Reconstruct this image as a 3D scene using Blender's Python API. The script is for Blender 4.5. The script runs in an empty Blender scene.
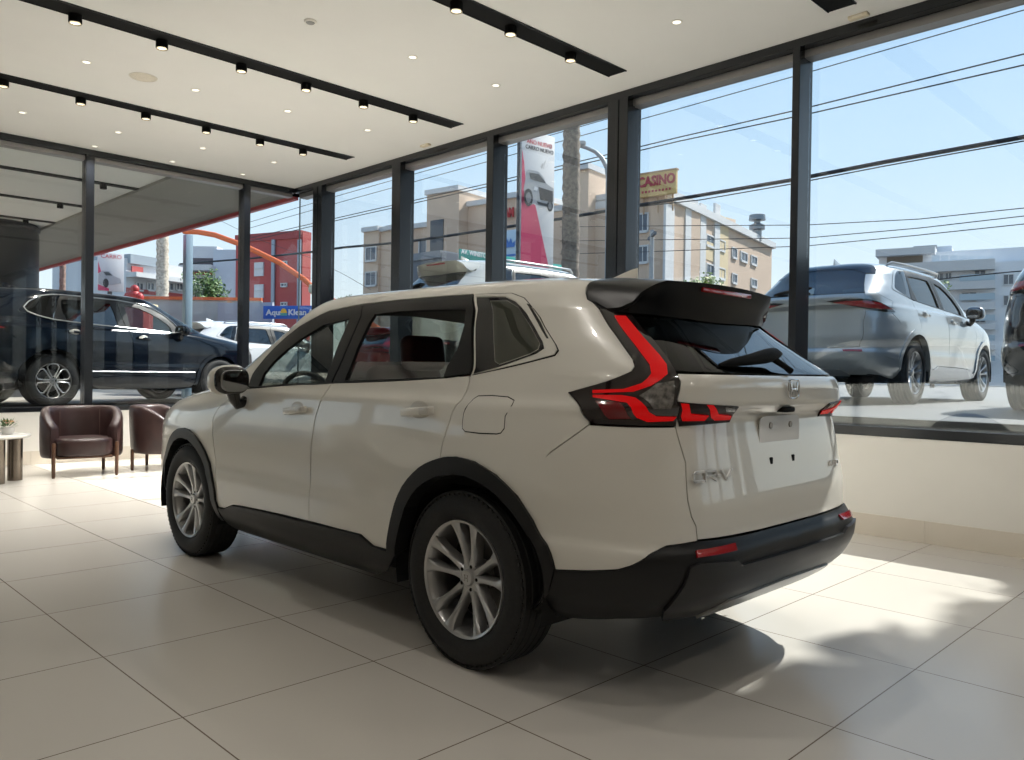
import bpy, bmesh, math, random
import numpy as np
from mathutils import Vector, Matrix, Euler
from mathutils.geometry import delaunay_2d_cdt
random.seed(7)
SC = bpy.context.scene
COL = SC.collection
PI = math.pi

# ------------------------------------------------------------------ materials
MATS = {}
def mat(name, col=(.5, .5, .5), rough=.5, metal=0.0, coat=0.0, spec=.5, emit=None, estr=1.0, trans=0.0, noise=None, bump=None, sheen=0.0):
    if name in MATS: return MATS[name]
    m = bpy.data.materials.new(name); m.use_nodes = True
    nt = m.node_tree; b = nt.nodes['Principled BSDF']
    b.inputs['Base Color'].default_value = (*col, 1)
    b.inputs['Roughness'].default_value = rough
    b.inputs['Metallic'].default_value = metal
    b.inputs['Coat Weight'].default_value = coat
    b.inputs['Coat Roughness'].default_value = .03
    b.inputs['Specular IOR Level'].default_value = spec
    b.inputs['Sheen Weight'].default_value = sheen
    if trans:
        b.inputs['Transmission Weight'].default_value = trans
    if emit:
        b.inputs['Emission Color'].default_value = (*emit, 1)
        b.inputs['Emission Strength'].default_value = estr
    if noise or bump:
        tc = nt.nodes.new('ShaderNodeTexCoord'); nz = nt.nodes.new('ShaderNodeTexNoise')
        nz.inputs['Scale'].default_value = (noise or bump)[0]; nz.inputs['Detail'].default_value = 4
        nt.links.new(tc.outputs['Object'], nz.inputs['Vector'])
        if noise:
            r = nt.nodes.new('ShaderNodeValToRGB')
            a = noise[1]
            r.color_ramp.elements[0].position = .3; r.color_ramp.elements[1].position = .7
            r.color_ramp.elements[0].color = (*[c * (1 - a) for c in col], 1)
            r.color_ramp.elements[1].color = (*[min(1, c * (1 + a)) for c in col], 1)
            nt.links.new(nz.outputs['Fac'], r.inputs['Fac']); nt.links.new(r.outputs['Color'], b.inputs['Base Color'])
        if bump:
            bp = nt.nodes.new('ShaderNodeBump'); bp.inputs['Strength'].default_value = bump[1]; bp.inputs['Distance'].default_value = .01
            nt.links.new(nz.outputs['Fac'], bp.inputs['Height']); nt.links.new(bp.outputs['Normal'], b.inputs['Normal'])
    MATS[name] = m
    return m

def glass_mat(name, tint=(1, 1, 1), refl=.06, rough=0.0):
    """thin pane: clear body with a Fresnel mirror on top"""
    if name in MATS: return MATS[name]
    m = bpy.data.materials.new(name); m.use_nodes = True
    nt = m.node_tree; nt.nodes.clear()
    out = nt.nodes.new('ShaderNodeOutputMaterial'); mx = nt.nodes.new('ShaderNodeMixShader')
    tr = nt.nodes.new('ShaderNodeBsdfTransparent'); gl = nt.nodes.new('ShaderNodeBsdfGlossy')
    tr.inputs['Color'].default_value = (*tint, 1); gl.inputs['Roughness'].default_value = rough
    lw = nt.nodes.new('ShaderNodeLayerWeight'); lw.inputs['Blend'].default_value = .5
    pw_ = nt.nodes.new('ShaderNodeMath'); pw_.operation = 'POWER'; pw_.inputs[1].default_value = 5
    ad = nt.nodes.new('ShaderNodeMath'); ad.operation = 'MULTIPLY_ADD'; ad.inputs[1].default_value = .9; ad.inputs[2].default_value = refl
    ad.use_clamp = True
    nt.links.new(lw.outputs['Facing'], pw_.inputs[0]); nt.links.new(pw_.outputs[0], ad.inputs[0])
    nt.links.new(ad.outputs[0], mx.inputs[0]); nt.links.new(tr.outputs[0], mx.inputs[1]); nt.links.new(gl.outputs[0], mx.inputs[2])
    nt.links.new(mx.outputs[0], out.inputs['Surface'])
    MATS[name] = m
    return m

# ------------------------------------------------------------------ objects
def tag(o, label=None, cat=None, group=None, kind=None):
    if label: o['label'] = label
    if cat: o['category'] = cat
    if group: o['group'] = group
    if kind: o['kind'] = kind
    return o

def link(name, me, parent=None, m=None, loc=None):
    o = bpy.data.objects.new(name, me); COL.objects.link(o)
    if parent: o.parent = parent
    if m is not None:
        for mm in (m if isinstance(m, (list, tuple)) else [m]): me.materials.append(mm)
    if loc: o.location = loc
    return o

def thing(name, label, cat, loc=(0, 0, 0), rotz=0.0, group=None):
    o = bpy.data.objects.new(name, None); COL.objects.link(o)
    o.empty_display_size = .1
    o.location = loc; o.rotation_euler = (0, 0, rotz)
    return tag(o, label, cat, group)

def bm_obj(name, bm, m, parent=None, smooth=False, angle=40):
    me = bpy.data.meshes.new(name); bm.normal_update(); bm.to_mesh(me); bm.free()
    if smooth:
        for p in me.polygons: p.use_smooth = True
        me.set_sharp_from_angle(angle=math.radians(angle))
    return link(name, me, parent, m)

def box(bm, c, s, bev=0.0, rot=None, seg=2):
    """box with centre c and size s added to bm"""
    r = bmesh.ops.create_cube(bm, size=1.0); vs = r['verts']
    bmesh.ops.scale(bm, vec=s, verts=vs)
    if bev:
        es = list({e for v in vs for e in v.link_edges})
        rr = bmesh.ops.bevel(bm, geom=es, offset=bev, segments=seg, affect='EDGES', profile=.5)
        vs = list({v for f in rr['faces'] for v in f.verts} | {v for v in vs if v.is_valid})
    if rot is not None:
        bmesh.ops.rotate(bm, cent=(0, 0, 0), matrix=Euler(rot).to_matrix(), verts=vs)
    bmesh.ops.translate(bm, vec=c, verts=vs)
    return vs

def bx(name, c, s, m, parent=None, bev=0.0, rot=None, smooth=False):
    bm = bmesh.new(); box(bm, c, s, bev, rot)
    return bm_obj(name, bm, m, parent, smooth or bev > 0)

def tube_bm(bm, pts, r, n=8, caps=True):
    """round tube through pts; r a number or a list"""
    pts = [Vector(p) for p in pts]; rings = []
    rr = r if isinstance(r, (list, tuple)) else [r] * len(pts)
    up = None
    for i, p in enumerate(pts):
        t = (pts[min(i + 1, len(pts) - 1)] - pts[max(i - 1, 0)]).normalized()
        if up is None:
            up = Vector((0, 0, 1)) if abs(t.z) < .9 else Vector((1, 0, 0))
        a = t.cross(up).normalized(); b = a.cross(t).normalized(); up = b
        rings.append([bm.verts.new(p + (a * math.cos(2 * PI * k / n) + b * math.sin(2 * PI * k / n)) * rr[i]) for k in range(n)])
    for i in range(len(rings) - 1):
        for k in range(n):
            bm.faces.new((rings[i][k], rings[i][(k + 1) % n], rings[i + 1][(k + 1) % n], rings[i + 1][k]))
    if caps:
        bm.faces.new(rings[0][::-1]); bm.faces.new(rings[-1])

def tube(name, pts, r, m, parent=None, n=8):
    bm = bmesh.new(); tube_bm(bm, pts, r, n); bmesh.ops.recalc_face_normals(bm, faces=bm.faces)
    return bm_obj(name, bm, m, parent, True)

def lathe_bm(bm, prof, n=32, axis='Z', c=(0, 0, 0)):
    """profile [(r, h)] turned about an axis through c"""
    def P(r, h, a):
        ca, sa = r * math.cos(a), r * math.sin(a)
        v = (ca, sa, h) if axis == 'Z' else (h, ca, sa) if axis == 'X' else (ca, h, sa)
        return Vector(v) + Vector(c)
    rings = []
    for r, h in prof:
        if r < 1e-5: rings.append([bm.verts.new(P(0, h, 0))])
        else: rings.append([bm.verts.new(P(r, h, 2 * PI * k / n)) for k in range(n)])
    for i in range(len(rings) - 1):
        A, B = rings[i], rings[i + 1]
        for k in range(n):
            k2 = (k + 1) % n
            if len(A) == 1 and len(B) == 1: continue
            if len(A) == 1: bm.faces.new((A[0], B[k2], B[k]))
            elif len(B) == 1: bm.faces.new((A[k], A[k2], B[0]))
            else: bm.faces.new((A[k], A[k2], B[k2], B[k]))

def lathe(name, prof, m, parent=None, n=32, axis='Z', c=(0, 0, 0), angle=35):
    bm = bmesh.new(); lathe_bm(bm, prof, n, axis, c); bmesh.ops.recalc_face_normals(bm, faces=bm.faces)
    return bm_obj(name, bm, m, parent, True, angle)

def prism(bm, poly, d, M=Matrix.Identity(4)):
    """polygon [(a,b)] extruded by d along local z, placed by M"""
    lo = [bm.verts.new(M @ Vector((a, b, 0))) for a, b in poly]
    hi = [bm.verts.new(M @ Vector((a, b, d))) for a, b in poly]
    n = len(poly)
    bm.faces.new(lo[::-1]); bm.faces.new(hi)
    for i in range(n): bm.faces.new((lo[i], lo[(i + 1) % n], hi[(i + 1) % n], hi[i]))

def text_obj(name, s, size, m, parent=None, loc=(0, 0, 0), rot=(0, 0, 0), depth=.004, sx=1.0, align='CENTER', bold=0.0, shear=0.0, res=3):
    """raised lettering as a mesh"""
    cu = bpy.data.curves.new(name, 'FONT'); cu.body = s; cu.size = size; cu.extrude = depth / 2; cu.align_x = align; cu.align_y = 'CENTER'
    cu.resolution_u = res; cu.offset = bold; cu.shear = shear
    tmp = bpy.data.objects.new('tmp_text', cu); COL.objects.link(tmp)
    dg = bpy.context.evaluated_depsgraph_get(); me = bpy.data.meshes.new_from_object(tmp.evaluated_get(dg))
    bpy.data.objects.remove(tmp); bpy.data.curves.remove(cu)
    me.name = name; me.materials.clear()
    for v in me.vertices: v.co.x *= sx
    o = link(name, me, parent, m); o.location = loc; o.rotation_euler = rot
    return o

def copy_tree(o, parent=None, swap=None, drop=()):
    """a thing with copies of its parts and sub-parts; swap gives other materials by name"""
    c = o.copy(); COL.objects.link(c)
    if parent is not None: c.parent = parent
    if swap:
        for i, s in enumerate(o.material_slots):
            if s.material and s.material.name in swap:
                c.material_slots[i].link = 'OBJECT'; c.material_slots[i].material = swap[s.material.name]
    for ch in list(o.children):
        if ch.name.split('.')[0] in drop: continue
        copy_tree(ch, c, swap, drop)
    return c

# ------------------------------------------------------------------ camera
EYE = Vector((0, 0, 1.222)); FPX = 799.58
_F = Vector((.70651695, .70763677, -.00916517)); _R = Vector((.70768746, -.70638501, .01409484)); _U = _R.cross(_F)
cam = bpy.data.cameras.new('camera'); cam.sensor_width = 36; cam.lens = FPX / 1024 * 36; cam.clip_end = 600; cam.clip_start = .05
co = bpy.data.objects.new('camera', cam); COL.objects.link(co)
co.matrix_world = Matrix(((_R.x, _U.x, -_F.x, EYE.x), (_R.y, _U.y, -_F.y, EYE.y), (_R.z, _U.z, -_F.z, EYE.z), (0, 0, 0, 1)))
SC.camera = co
def ray(x, y): return _F + _R * ((x - 512) / FPX) - _U * ((y - 380) / FPX)
def at(x, y, d): return EYE + ray(x, y) * d          # sight line at depth d metres
def atY(x, y, Y): r = ray(x, y); return EYE + r * (Y / r.y)
def atX(x, y, X): r = ray(x, y); return EYE + r * (X / r.x)

# ================================================================== ground outside
def gz(x, y):
    """height of the sloping lot outside the glass"""
    return .60 + .30 * min(1, max(0, (13 - y) / 3.5))
def ground_material():
    m = mat('asphalt', (.10, .105, .105), .6, noise=(1.5, .12))
    return m
bm = bmesh.new(); xs = [-40, -20, -6, 0, 3, 6.62, 9, 12, 16, 22, 30, 60, 140]; ys = [-60, -20, -6, 0, 3, 5, 8, 9.5, 11.4, 13, 14, 18, 26, 40, 80, 160]
vg = [[bm.verts.new((x, y, gz(x, y))) for y in ys] for x in xs]
for i in range(len(xs) - 1):
    for j in range(len(ys) - 1):
        if xs[i + 1] <= 6.62 and ys[j + 1] <= 11.45: continue
        bm.faces.new((vg[i][j], vg[i + 1][j], vg[i + 1][j + 1], vg[i][j + 1]))
tag(bm_obj('ground', bm, ground_material()), kind='structure')

# ================================================================== room
XR, YL, ZC = 6.36, 11.2, 4.03          # inner face of the right window wall, of the left one, ceiling
XB, YB = -6.5, -6.0                    # the walls behind the camera
def floor_material():
    m = mat('floor_tile', (.5, .46, .40), .3)
    nt = m.node_tree; b = nt.nodes['Principled BSDF']
    tc = nt.nodes.new('ShaderNodeTexCoord'); mp = nt.nodes.new('ShaderNodeMapping'); mp.inputs['Location'].default_value = (-1.165, -1.16, 0)
    br = nt.nodes.new('ShaderNodeTexBrick'); br.offset = 0; br.squash = 1
    for k, v in (('Scale', 1.0), ('Mortar Size', .0028), ('Mortar Smooth', .1), ('Brick Width', .803), ('Row Height', .807), ('Bias', 0.0)): br.inputs[k].default_value = v
    br.inputs['Color1'].default_value = (.60, .57, .52, 1); br.inputs['Color2'].default_value = (.58, .55, .50, 1); br.inputs['Mortar'].default_value = (.16, .12, .09, 1)
    nt.links.new(tc.outputs['Object'], mp.inputs['Vector']); nt.links.new(mp.outputs[0], br.inputs['Vector']); nt.links.new(br.outputs['Color'], b.inputs['Base Color'])
    b.inputs['Roughness'].default_value = .23
    b.inputs['Specular IOR Level'].default_value = .5
    return m
M_FLOOR = floor_material()
M_WALL = mat('wall_paint', (.84, .82, .77), .6, noise=(3, .015))
M_CEIL = mat('ceiling_paint', (.86, .855, .83), .7, noise=(2, .01))
M_SKIRT = mat('skirting_tile', (.74, .68, .59), .35, noise=(2, .03))
M_FRAME = mat('frame_metal', (.010, .012, .016), .22, .0, spec=.55, noise=(4, .1))
M_FRAME_LIT = mat('frame_metal_lit', (.33, .32, .31), .35, .5)  # frame metal made paler, the light on its underside put into the colour
M_BACKWALL = mat('back_wall_paint', (.66, .60, .52), .6, noise=(2, .03))
M_BLACK = mat('matt_black', (.006, .006, .006), .7, spec=.15)
GLASS_R = glass_mat('window_glass_right', (.93, .95, .95), .075)
GLASS = glass_mat('window_glass', (.93, .95, .95), .03)

def structure(name, c, s, m, bev=0.0):
    return tag(bx(name, c, s, m, None, bev), kind='structure')

structure('floor', ((XB + 6.7) / 2, (YB + 11.5) / 2, -.06), (6.7 - XB, 11.5 - YB, .12), M_FLOOR)
structure('ceiling', ((XB + 6.7) / 2, (YB + 11.5) / 2, ZC + .1), (6.7 - XB, 11.5 - YB, .2), M_CEIL)
structure('wall_back', ((XB + 6.6) / 2, YB - .1, ZC / 2), (6.6 - XB, .2, ZC), M_BACKWALL)
structure('wall_left', (XB - .1, (YB + 11.4) / 2, ZC / 2), (.2, 11.4 - YB, ZC), M_BACKWALL)
# low walls under the windows
structure('wall_right', (XR + .12, (YB + YL) / 2 + .1, .385), (.24, YL - YB + .2, .77), M_WALL)
structure('wall_front', ((XB + XR) / 2, YL + .12, .325), (XR - XB + .2, .24, .65), M_WALL)
# skirting, cut into the tile lengths the photo shows
for nm, lo, hi, horiz in (('baseboard_right', YB, YL - .012, False), ('baseboard_front', XB, XR - .012, True)):
    bm = bmesh.new(); t = (2.015 if not horiz else 1.165) - 10 * .807
    while t < hi:
        a, b_ = max(t, lo), min(t + .807, hi)
        if b_ - a > .02:
            mid = (a + b_) / 2
            if horiz: box(bm, (mid, YL - .006, .083), (b_ - a - .002, .012, .166), .001)
            else: box(bm, (XR - .006, mid, .083), (.012, b_ - a - .002, .166), .001)
        t += .807
    tag(bm_obj(nm, bm, M_SKIRT), kind='structure')

# retaining kerb of the raised lot outside
tag(bx('kerb_right', (XR + .28, 2.6, .44), (.07, 17.6, .92), mat('kerb_concrete', (.16, .165, .165), .7, noise=(3, .1))), kind='structure')
# window frames: sills, heads, deep mullions, glass
XG, YG = XR + .19, YL + .16
def frame_run(n, horiz, zs, sill_h, a, b_):
    """bottom rail and head of one window wall"""
    bm = bmesh.new(); L = b_ - a; mid = (a + b_) / 2
    def B(z0, z1, d0, d1):
        if horiz: box(bm, (mid, YL + (d0 + d1) / 2, (z0 + z1) / 2), (L, d1 - d0, z1 - z0), .003)
        else: box(bm, (XR + (d0 + d1) / 2, mid, (z0 + z1) / 2), (d1 - d0, L, z1 - z0), .003)
    B(zs, zs + sill_h, -.004, .245)
    B(ZC - .075, ZC - .001, .0, .245)
    return tag(bm_obj('trim_%d' % n, bm, M_FRAME), kind='structure')
frame_run(1, False, .771, .072, YB + .02, YL + .2)
frame_run(2, True, .651, .06, XB + .02, XR + .2)
bm = bmesh.new()
box(bm, (XR + .155, (YB + YL) / 2, ZC - .11), (.14, YL - YB, .065), .003)  # strip under the head beam, its brightness painted in
tag(bm_obj('trim_3', bm, M_FRAME_LIT), kind='structure')
bm = bmesh.new()
box(bm, ((XB + XR) / 2, YL + .125, ZC - .105), (XR - XB, .14, .055), .003)
tag(bm_obj('trim_4', bm, M_FRAME_LIT), kind='structure')
# mullions: (start, end) along the wall
MY = [(10.42, 10.66), (8.50, 8.68), (6.73, 6.84), (4.81, 5.06), (3.045, 3.11), (-.62, -.55), (-2.0, -1.93), (-3.5, -3.43)]
MX = [(5.54, 5.64), (3.385, 3.485), (1.12, 1.23), (-1.07, -.96), (-3.26, -3.15), (-5.45, -5.34)]
k = 5
for a, b_ in MY:
    bm = bmesh.new(); w = b_ - a; c = (a + b_) / 2
    box(bm, (XR + .06, c, 2.4), (.12, w, 3.12), .004); box(bm, (XR + .15, c - .002, 2.4), (.19, w * .86, 3.1), .003)
    if w > .2: box(bm, (XR - .001, c, 2.4), (.02, .03, 3.1), .004)
    tag(bm_obj('trim_%d' % k, bm, M_FRAME), kind='structure'); k += 1
for a, b_ in MX:
    bm = bmesh.new(); w = b_ - a; c = (a + b_) / 2
    box(bm, (c, YL + .05, 2.33), (w, .10, 3.25), .004); box(bm, (c, YL + .13, 2.33), (w * .8, .15, 3.24), .003)
    tag(bm_obj('trim_%d' % k, bm, M_FRAME), kind='structure'); k += 1
# panes, one window per bay
edges = [YB] + [e for p in sorted(MY) for e in p] + [YG]
k = 1
for i in range(0, len(edges), 2):
    a, b_ = edges[i], edges[i + 1]
    if b_ - a < .05: continue
    tag(bx('window_%d' % k, (XG, (a + b_) / 2, 2.41), (.012, b_ - a, 3.14), GLASS_R), kind='structure'); k += 1
edges = [XB] + [e for p in sorted(MX) for e in p] + [XG - .012]
for i in range(0, len(edges), 2):
    a, b_ = edges[i], edges[i + 1]
    tag(bx('window_%d' % k, ((a + b_) / 2, YG, 2.34), (b_ - a, .012, 3.25), GLASS), kind='structure'); k += 1
# silicone joint at the glass corner
tag(bx('trim_%d' % 40, (XG, YG, 2.4), (.016, .016, 3.1), mat('corner_seal', (.10, .14, .16), .4)), kind='structure')

# ------------------------------------------------------------------ ceiling fittings
M_LENS = mat('lamp_lens', (.9, .85, .7), .4, emit=(1, .86, .60), estr=1.6)
M_LENS2 = mat('downlight_lens', (.9, .88, .8), .4, emit=(1, .93, .78), estr=1.8)
M_RING = mat('lamp_ring', (.82, .80, .74), .35, noise=(30, .02))
TR = [(6.94, -6.0, 5.99, .215, 'second'), (9.04, -6.0, 5.95, .19, 'farthest'), (4.63, -6.0, 5.96, .21, 'third'), (2.57, -6.0, 6.05, .22, 'nearest')]
TLAB = ['long black recessed lighting track across the ceiling with six spotlights, upper left', 'long thin black ceiling track closest to the glazed wall with the armchairs',
        'black ceiling track ending above the middle of the right window wall', 'short visible end of a black ceiling track at the top right']
for (y, x0, x1, w, _), lab in zip(TR, TLAB):
    t = thing('lighting_track', lab, 'lighting track', ((x0 + x1) / 2, y, ZC), 0, 'black ceiling lighting tracks')
    L = x1 - x0; bm = bmesh.new()
    box(bm, (0, 0, -.0035), (L, w, .007), .001)
    bm_obj('channel', bm, M_BLACK, t)
    bm = bmesh.new()
    box(bm, (0, w / 2 - .005, -.006), (L, .01, .012), .001); box(bm, (0, -w / 2 + .005, -.006), (L, .01, .012), .001)
    bm_obj('edge_rail', bm, M_FRAME, t)
def spot(x, y, z, lab, group, first=[None]):
    if first[0] is None:
        t = thing('ceiling_spotlight', lab, 'spotlight', (x, y, z), 0, group)
        lathe('housing', [(0, 0), (.05, 0), (.05, -.062), (.047, -.066), (.043, -.064), (.043, -.052), (0, -.05)], M_BLACK, t, 24)
        lathe('lens_ring', [(.043, -.066), (.048, -.069), (.043, -.071), (.037, -.067)], mat('spot_ring', (.55, .50, .40), .3, .5), t, 24)
        lathe('lens', [(0, -.060), (.038, -.062), (.038, -.058), (0, -.056)], M_LENS, t, 20)
        first[0] = t; return t
    t = copy_tree(first[0]); t.location = (x, y, z); t['label'] = lab; t['group'] = group
    return t
lampspots = []
ORD = ['leftmost', 'second', 'third', 'fourth', 'fifth', 'sixth']
for i, x in enumerate((2.03, 2.71, 3.43, 4.10, 4.77, 5.42)):
    spot(x, 7.02, ZC - .007, 'black spotlight, %s from the left of six on the wide upper-left track' % ORD[i], 'spotlights on the upper left track'); lampspots.append((x, 6.93))
for i, x in enumerate((2.00, 2.70, 3.36, 4.04, 4.71, 5.30)):
    spot(x, 9.13, ZC - .007, 'black spotlight, %s from the left of six on the track nearest the armchairs' % ORD[i], 'spotlights on the track nearest the armchairs'); lampspots.append((x, 9.02))
for i, x in enumerate((3.98, 4.56, 5.30)):
    spot(x, 4.64, ZC - .007, 'black spotlight, %s from the left of three on the track at top centre' % ORD[i], 'spotlights on the top centre track'); lampspots.append((x, 4.60))
DL = [(2.42, 8.03, 'left of the round speaker grille'), (3.43, 8.01, 'right of the round speaker grille'), (4.40, 7.91, 'between the two long tracks, third along'),
      (5.39, 7.84, 'between the two long tracks, nearest the window wall'), (2.41, 10.15, 'beyond the thin track, far left'), (3.41, 10.13, 'beyond the thin track, above the first left mullion'),
      (4.40, 10.04, 'beyond the thin track, third along'), (5.36, 9.99, 'beyond the thin track, nearest the corner'), (3.42, 11.0, 'against the left glazed wall by its mullion'), (4.40, 11.0, 'against the left glazed wall, middle'),
      (5.39, 10.95, 'against the left glazed wall by the corner'), (4.41, 5.73, 'between the second and third tracks, upper centre'), (5.40, 5.69, 'between tracks, close to the window wall at upper centre'), (5.41, 3.62, 'at the top right beyond the third track')]
base = None
for x, y, w in DL:
    lab = 'small round recessed downlight ' + w
    if base is None:
        base = t = thing('ceiling_downlight', lab, 'downlight', (x, y, ZC), 0, 'recessed ceiling downlights')
        lathe('trim_ring', [(.030, -.001), (.047, -.001), (.049, -.004), (.040, -.008), (.032, -.006), (.030, -.001)], M_RING, t, 24)
        lathe('lens', [(0, -.0035), (.031, -.003), (.031, -.001), (0, -.001)], M_LENS2, t, 20)
    else:
        t = copy_tree(base); t.location = (x, y, ZC); t['label'] = lab
t = thing('ceiling_speaker', 'flat round beige speaker grille between the two long ceiling tracks', 'speaker', (2.93, 8.04, ZC))
lathe('grille', [(0, -.006), (.105, -.006), (.115, -.003), (.115, -.0005)], mat('grille_beige', (.70, .65, .55), .7, noise=(120, .12)), t, 36)
lathe('rim', [(.115, -.0005), (.118, -.006), (.126, -.004), (.128, -.0005)], mat('grille_rim', (.76, .72, .63), .5), t, 36)
t = thing('smoke_detector', 'small grey round detector on the ceiling at upper centre left', 'smoke detector', (3.39, 5.75, ZC))
lathe('base', [(.05, -.0005), (.052, -.008), (.045, -.014), (.035, -.014)], M_RING, t, 24)
lathe('sensor', [(0, -.022), (.03, -.02), (.036, -.012)], mat('sensor_grey', (.32, .32, .31), .5), t, 24)
t = None
for x, y, lab in ((6.22, 7.80, 'small beige sensor box on the ceiling edge above the middle windows'), (6.26, 2.53, 'small beige sensor box on the ceiling edge at the top right')):
    o = thing('motion_sensor', lab, 'sensor', (x, y, ZC), 0, 'ceiling edge sensors')
    bx('casing', (0, 0, -.014), (.06, .15, .026), mat('sensor_beige', (.74, .66, .5), .5), o, .006)
    bx('lens_window', (-.031, 0, -.016), (.004, .07, .012), mat('sensor_window', (.85, .80, .68), .3), o, .001)

tag(bx('floor_beyond', ((XB + 6.5) / 2, 21.5, .597), (6.5 - XB, 20, .03), mat('outer_tile', (.30, .285, .26), .5, noise=(1, .05))), kind='structure')
# ------------------------------------------------------------------ next bay beyond the left glass: same ceiling, darker soffit at its open edge
Y1 = YL + .26
tag(bx('ceiling_beyond', ((XB + 4.7) / 2, (Y1 + 32) / 2, ZC + .1), (4.7 - XB, 32 - Y1, .2), M_CEIL), kind='structure')
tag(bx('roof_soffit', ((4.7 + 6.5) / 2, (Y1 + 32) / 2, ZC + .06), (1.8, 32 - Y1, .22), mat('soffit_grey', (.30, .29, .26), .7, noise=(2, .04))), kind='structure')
tag(bx('roof_edge_trim', (6.54, (Y1 + 32) / 2, ZC + .0), (.08, 32 - Y1, .22), mat('fascia_red', (.55, .06, .07), .4)), kind='structure')
yy = 13.1
for i in range(6):
    lab = 'black lighting track on the ceiling beyond the left glass, %s from the glass' % ('first', 'second', 'third', 'fourth', 'fifth', 'sixth')[i]
    t = thing('outer_lighting_track', lab, 'lighting track', (1.0, yy, ZC), 0, 'tracks on the ceiling beyond the left glass')
    bx('channel', (0, 0, -.01), (9.6 if i % 2 else 8.2, .14, .02), M_BLACK, t, .002)
    for xx in (-2.2, -.4, 1.4, 3.2): lathe('spot_head', [(0, -.09), (.05, -.09), (.05, -.02), (0, -.02)], M_BLACK, t, 16, 'Z', (xx, 0, 0))
    yy += 2.15
t = thing('round_column', 'dark grey round column beyond the glass at the far left edge', 'column', (3.95, 18.4, .55))
lathe('shaft', [(.72, 0), (.72, 3.28), (.71, 3.3), (.71, 3.36)], mat('column_grey', (.045, .048, .055), .4, noise=(2, .1)), t, 48)
lathe('collar', [(.71, 3.34), (.74, 3.36), (.74, 3.42), (.70, 3.44), (.70, 3.47)], mat('collar_dark', (.03, .03, .035), .5), t, 48)

# ================================================================== car body surface: closed sections lofted from sill to roof
XC=3.10; Y0=3.80
def pw(tab):
    a=np.array(tab,float)
    def g(v): return np.interp(v,a[:,0],a[:,1])
    return g
def smooth(tab,h=.012):
    g=pw(tab)
    def s(v):
        v=np.asarray(v,float);r=0
        for k,wt in zip((-2,-1,0,1,2),(1,2,3,2,1)): r=r+wt*g(v+k*h)
        return r/9
    return s
# level v ~ height of the section in metres; above 1.60 the sections close over the roof
W=smooth([(.20,.70),(.25,.84),(.32,.90),(.42,.935),(.58,.94),(.62,.932),(.80,.935),(.95,.925),(1.06,.905),(1.095,.898),(1.12,.876),(1.15,.866),(1.35,.80),(1.52,.73),(1.57,.70),(1.62,.655),(1.66,.59),(1.70,.49),(1.80,.24),(1.90,.01)])
YR=smooth([(.18,2.2),(.25,1.95),(.31,1.66),(.38,1.56),(.42,1.52),(.50,1.475),(.585,1.465),(.61,1.505),(.75,1.505),(.85,1.525),(1.07,1.56),(1.10,1.505),(1.20,1.495),(1.235,1.515),(1.42,1.80),(1.54,1.95),(1.60,2.0),(1.64,2.06),(1.70,2.2),(1.80,2.7),(1.90,3.3)])
YF=smooth([(.18,5.8),(.25,6.05),(.4,6.13),(.6,6.15),(.8,6.12),(.92,6.04),(1.0,5.88),(1.06,5.55),(1.10,5.25),(1.14,5.1),(1.2,4.98),(1.5,4.37),(1.58,4.2),(1.64,4.05),(1.7,3.9),(1.9,3.31)])
ZV=smooth([(.18,.18),(1.57,1.57),(1.62,1.615),(1.66,1.64),(1.70,1.658),(1.80,1.685),(1.90,1.692)],.008)
NR=pw([(.2,5.0),(.4,6.2),(1.0,6.0),(1.2,5.5),(1.5,5.5),(1.9,3.0)])
NF=pw([(.2,5),(.9,5.2),(1.08,4.6),(1.2,5.0),(1.6,4.5),(1.9,2.6)])
def crown(y): # roof line fall towards nose and tail
    return -0.030*np.clip((y-3.6)/.8,0,None)**2 -0.012*np.clip((3.0-y)/.9,0,None)**2
CB=pw([(1.1,0),(1.6,1)])
# u: arc length around a reference outline; u=0 at side middle, + to rear, - to nose
def _ref(n,L,w,N=4000):
    th=np.linspace(0,np.pi/2,N); q=np.sin(th)**(2/n);p=np.cos(th)**(2/n)
    x=-w*p;y=L*q
    s=np.concatenate([[0],np.cumsum(np.hypot(np.diff(x),np.diff(y)))])
    return s,th
RS,RT=_ref(4.6,2.3,.92);FS,FT=_ref(3.6,2.25,.92)
UR=RS[-1];UF=FS[-1]
def S(u,v,side=-1):
    u=np.asarray(u,float);v=np.asarray(v,float)
    w=W(v);rear=u>=0
    th=np.where(rear,np.interp(u,RS,RT),np.interp(-u,FS,FT))
    over=u>UR            # past the centre line of the tail
    th=np.where(over,np.pi/2-0,th)
    n=np.where(rear,NR(v),NF(v))
    q=np.sin(th)**(2/n);p=np.cos(th)**(2/n)
    L=np.where(rear,Y0-YR(v),YF(v)-Y0)
    y=Y0+np.where(rear,-1,1)*L*q
    # hips over the wheels
    hip=.012*np.exp(-((y-2.476)/.45)**2-((v-.78)/.22)**2)+.012*np.exp(-((y-5.17)/.42)**2-((v-.78)/.25)**2)
    # narrower greenhouse/boot plan handled by n; slight waist behind the front doors
    x=(w+hip*p)*p
    z=ZV(v)+CB(v)*crown(y)
    return np.stack([XC+side*x,y,z],-1)
ORG = np.array([XC, 3.82, 0.0])
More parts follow.
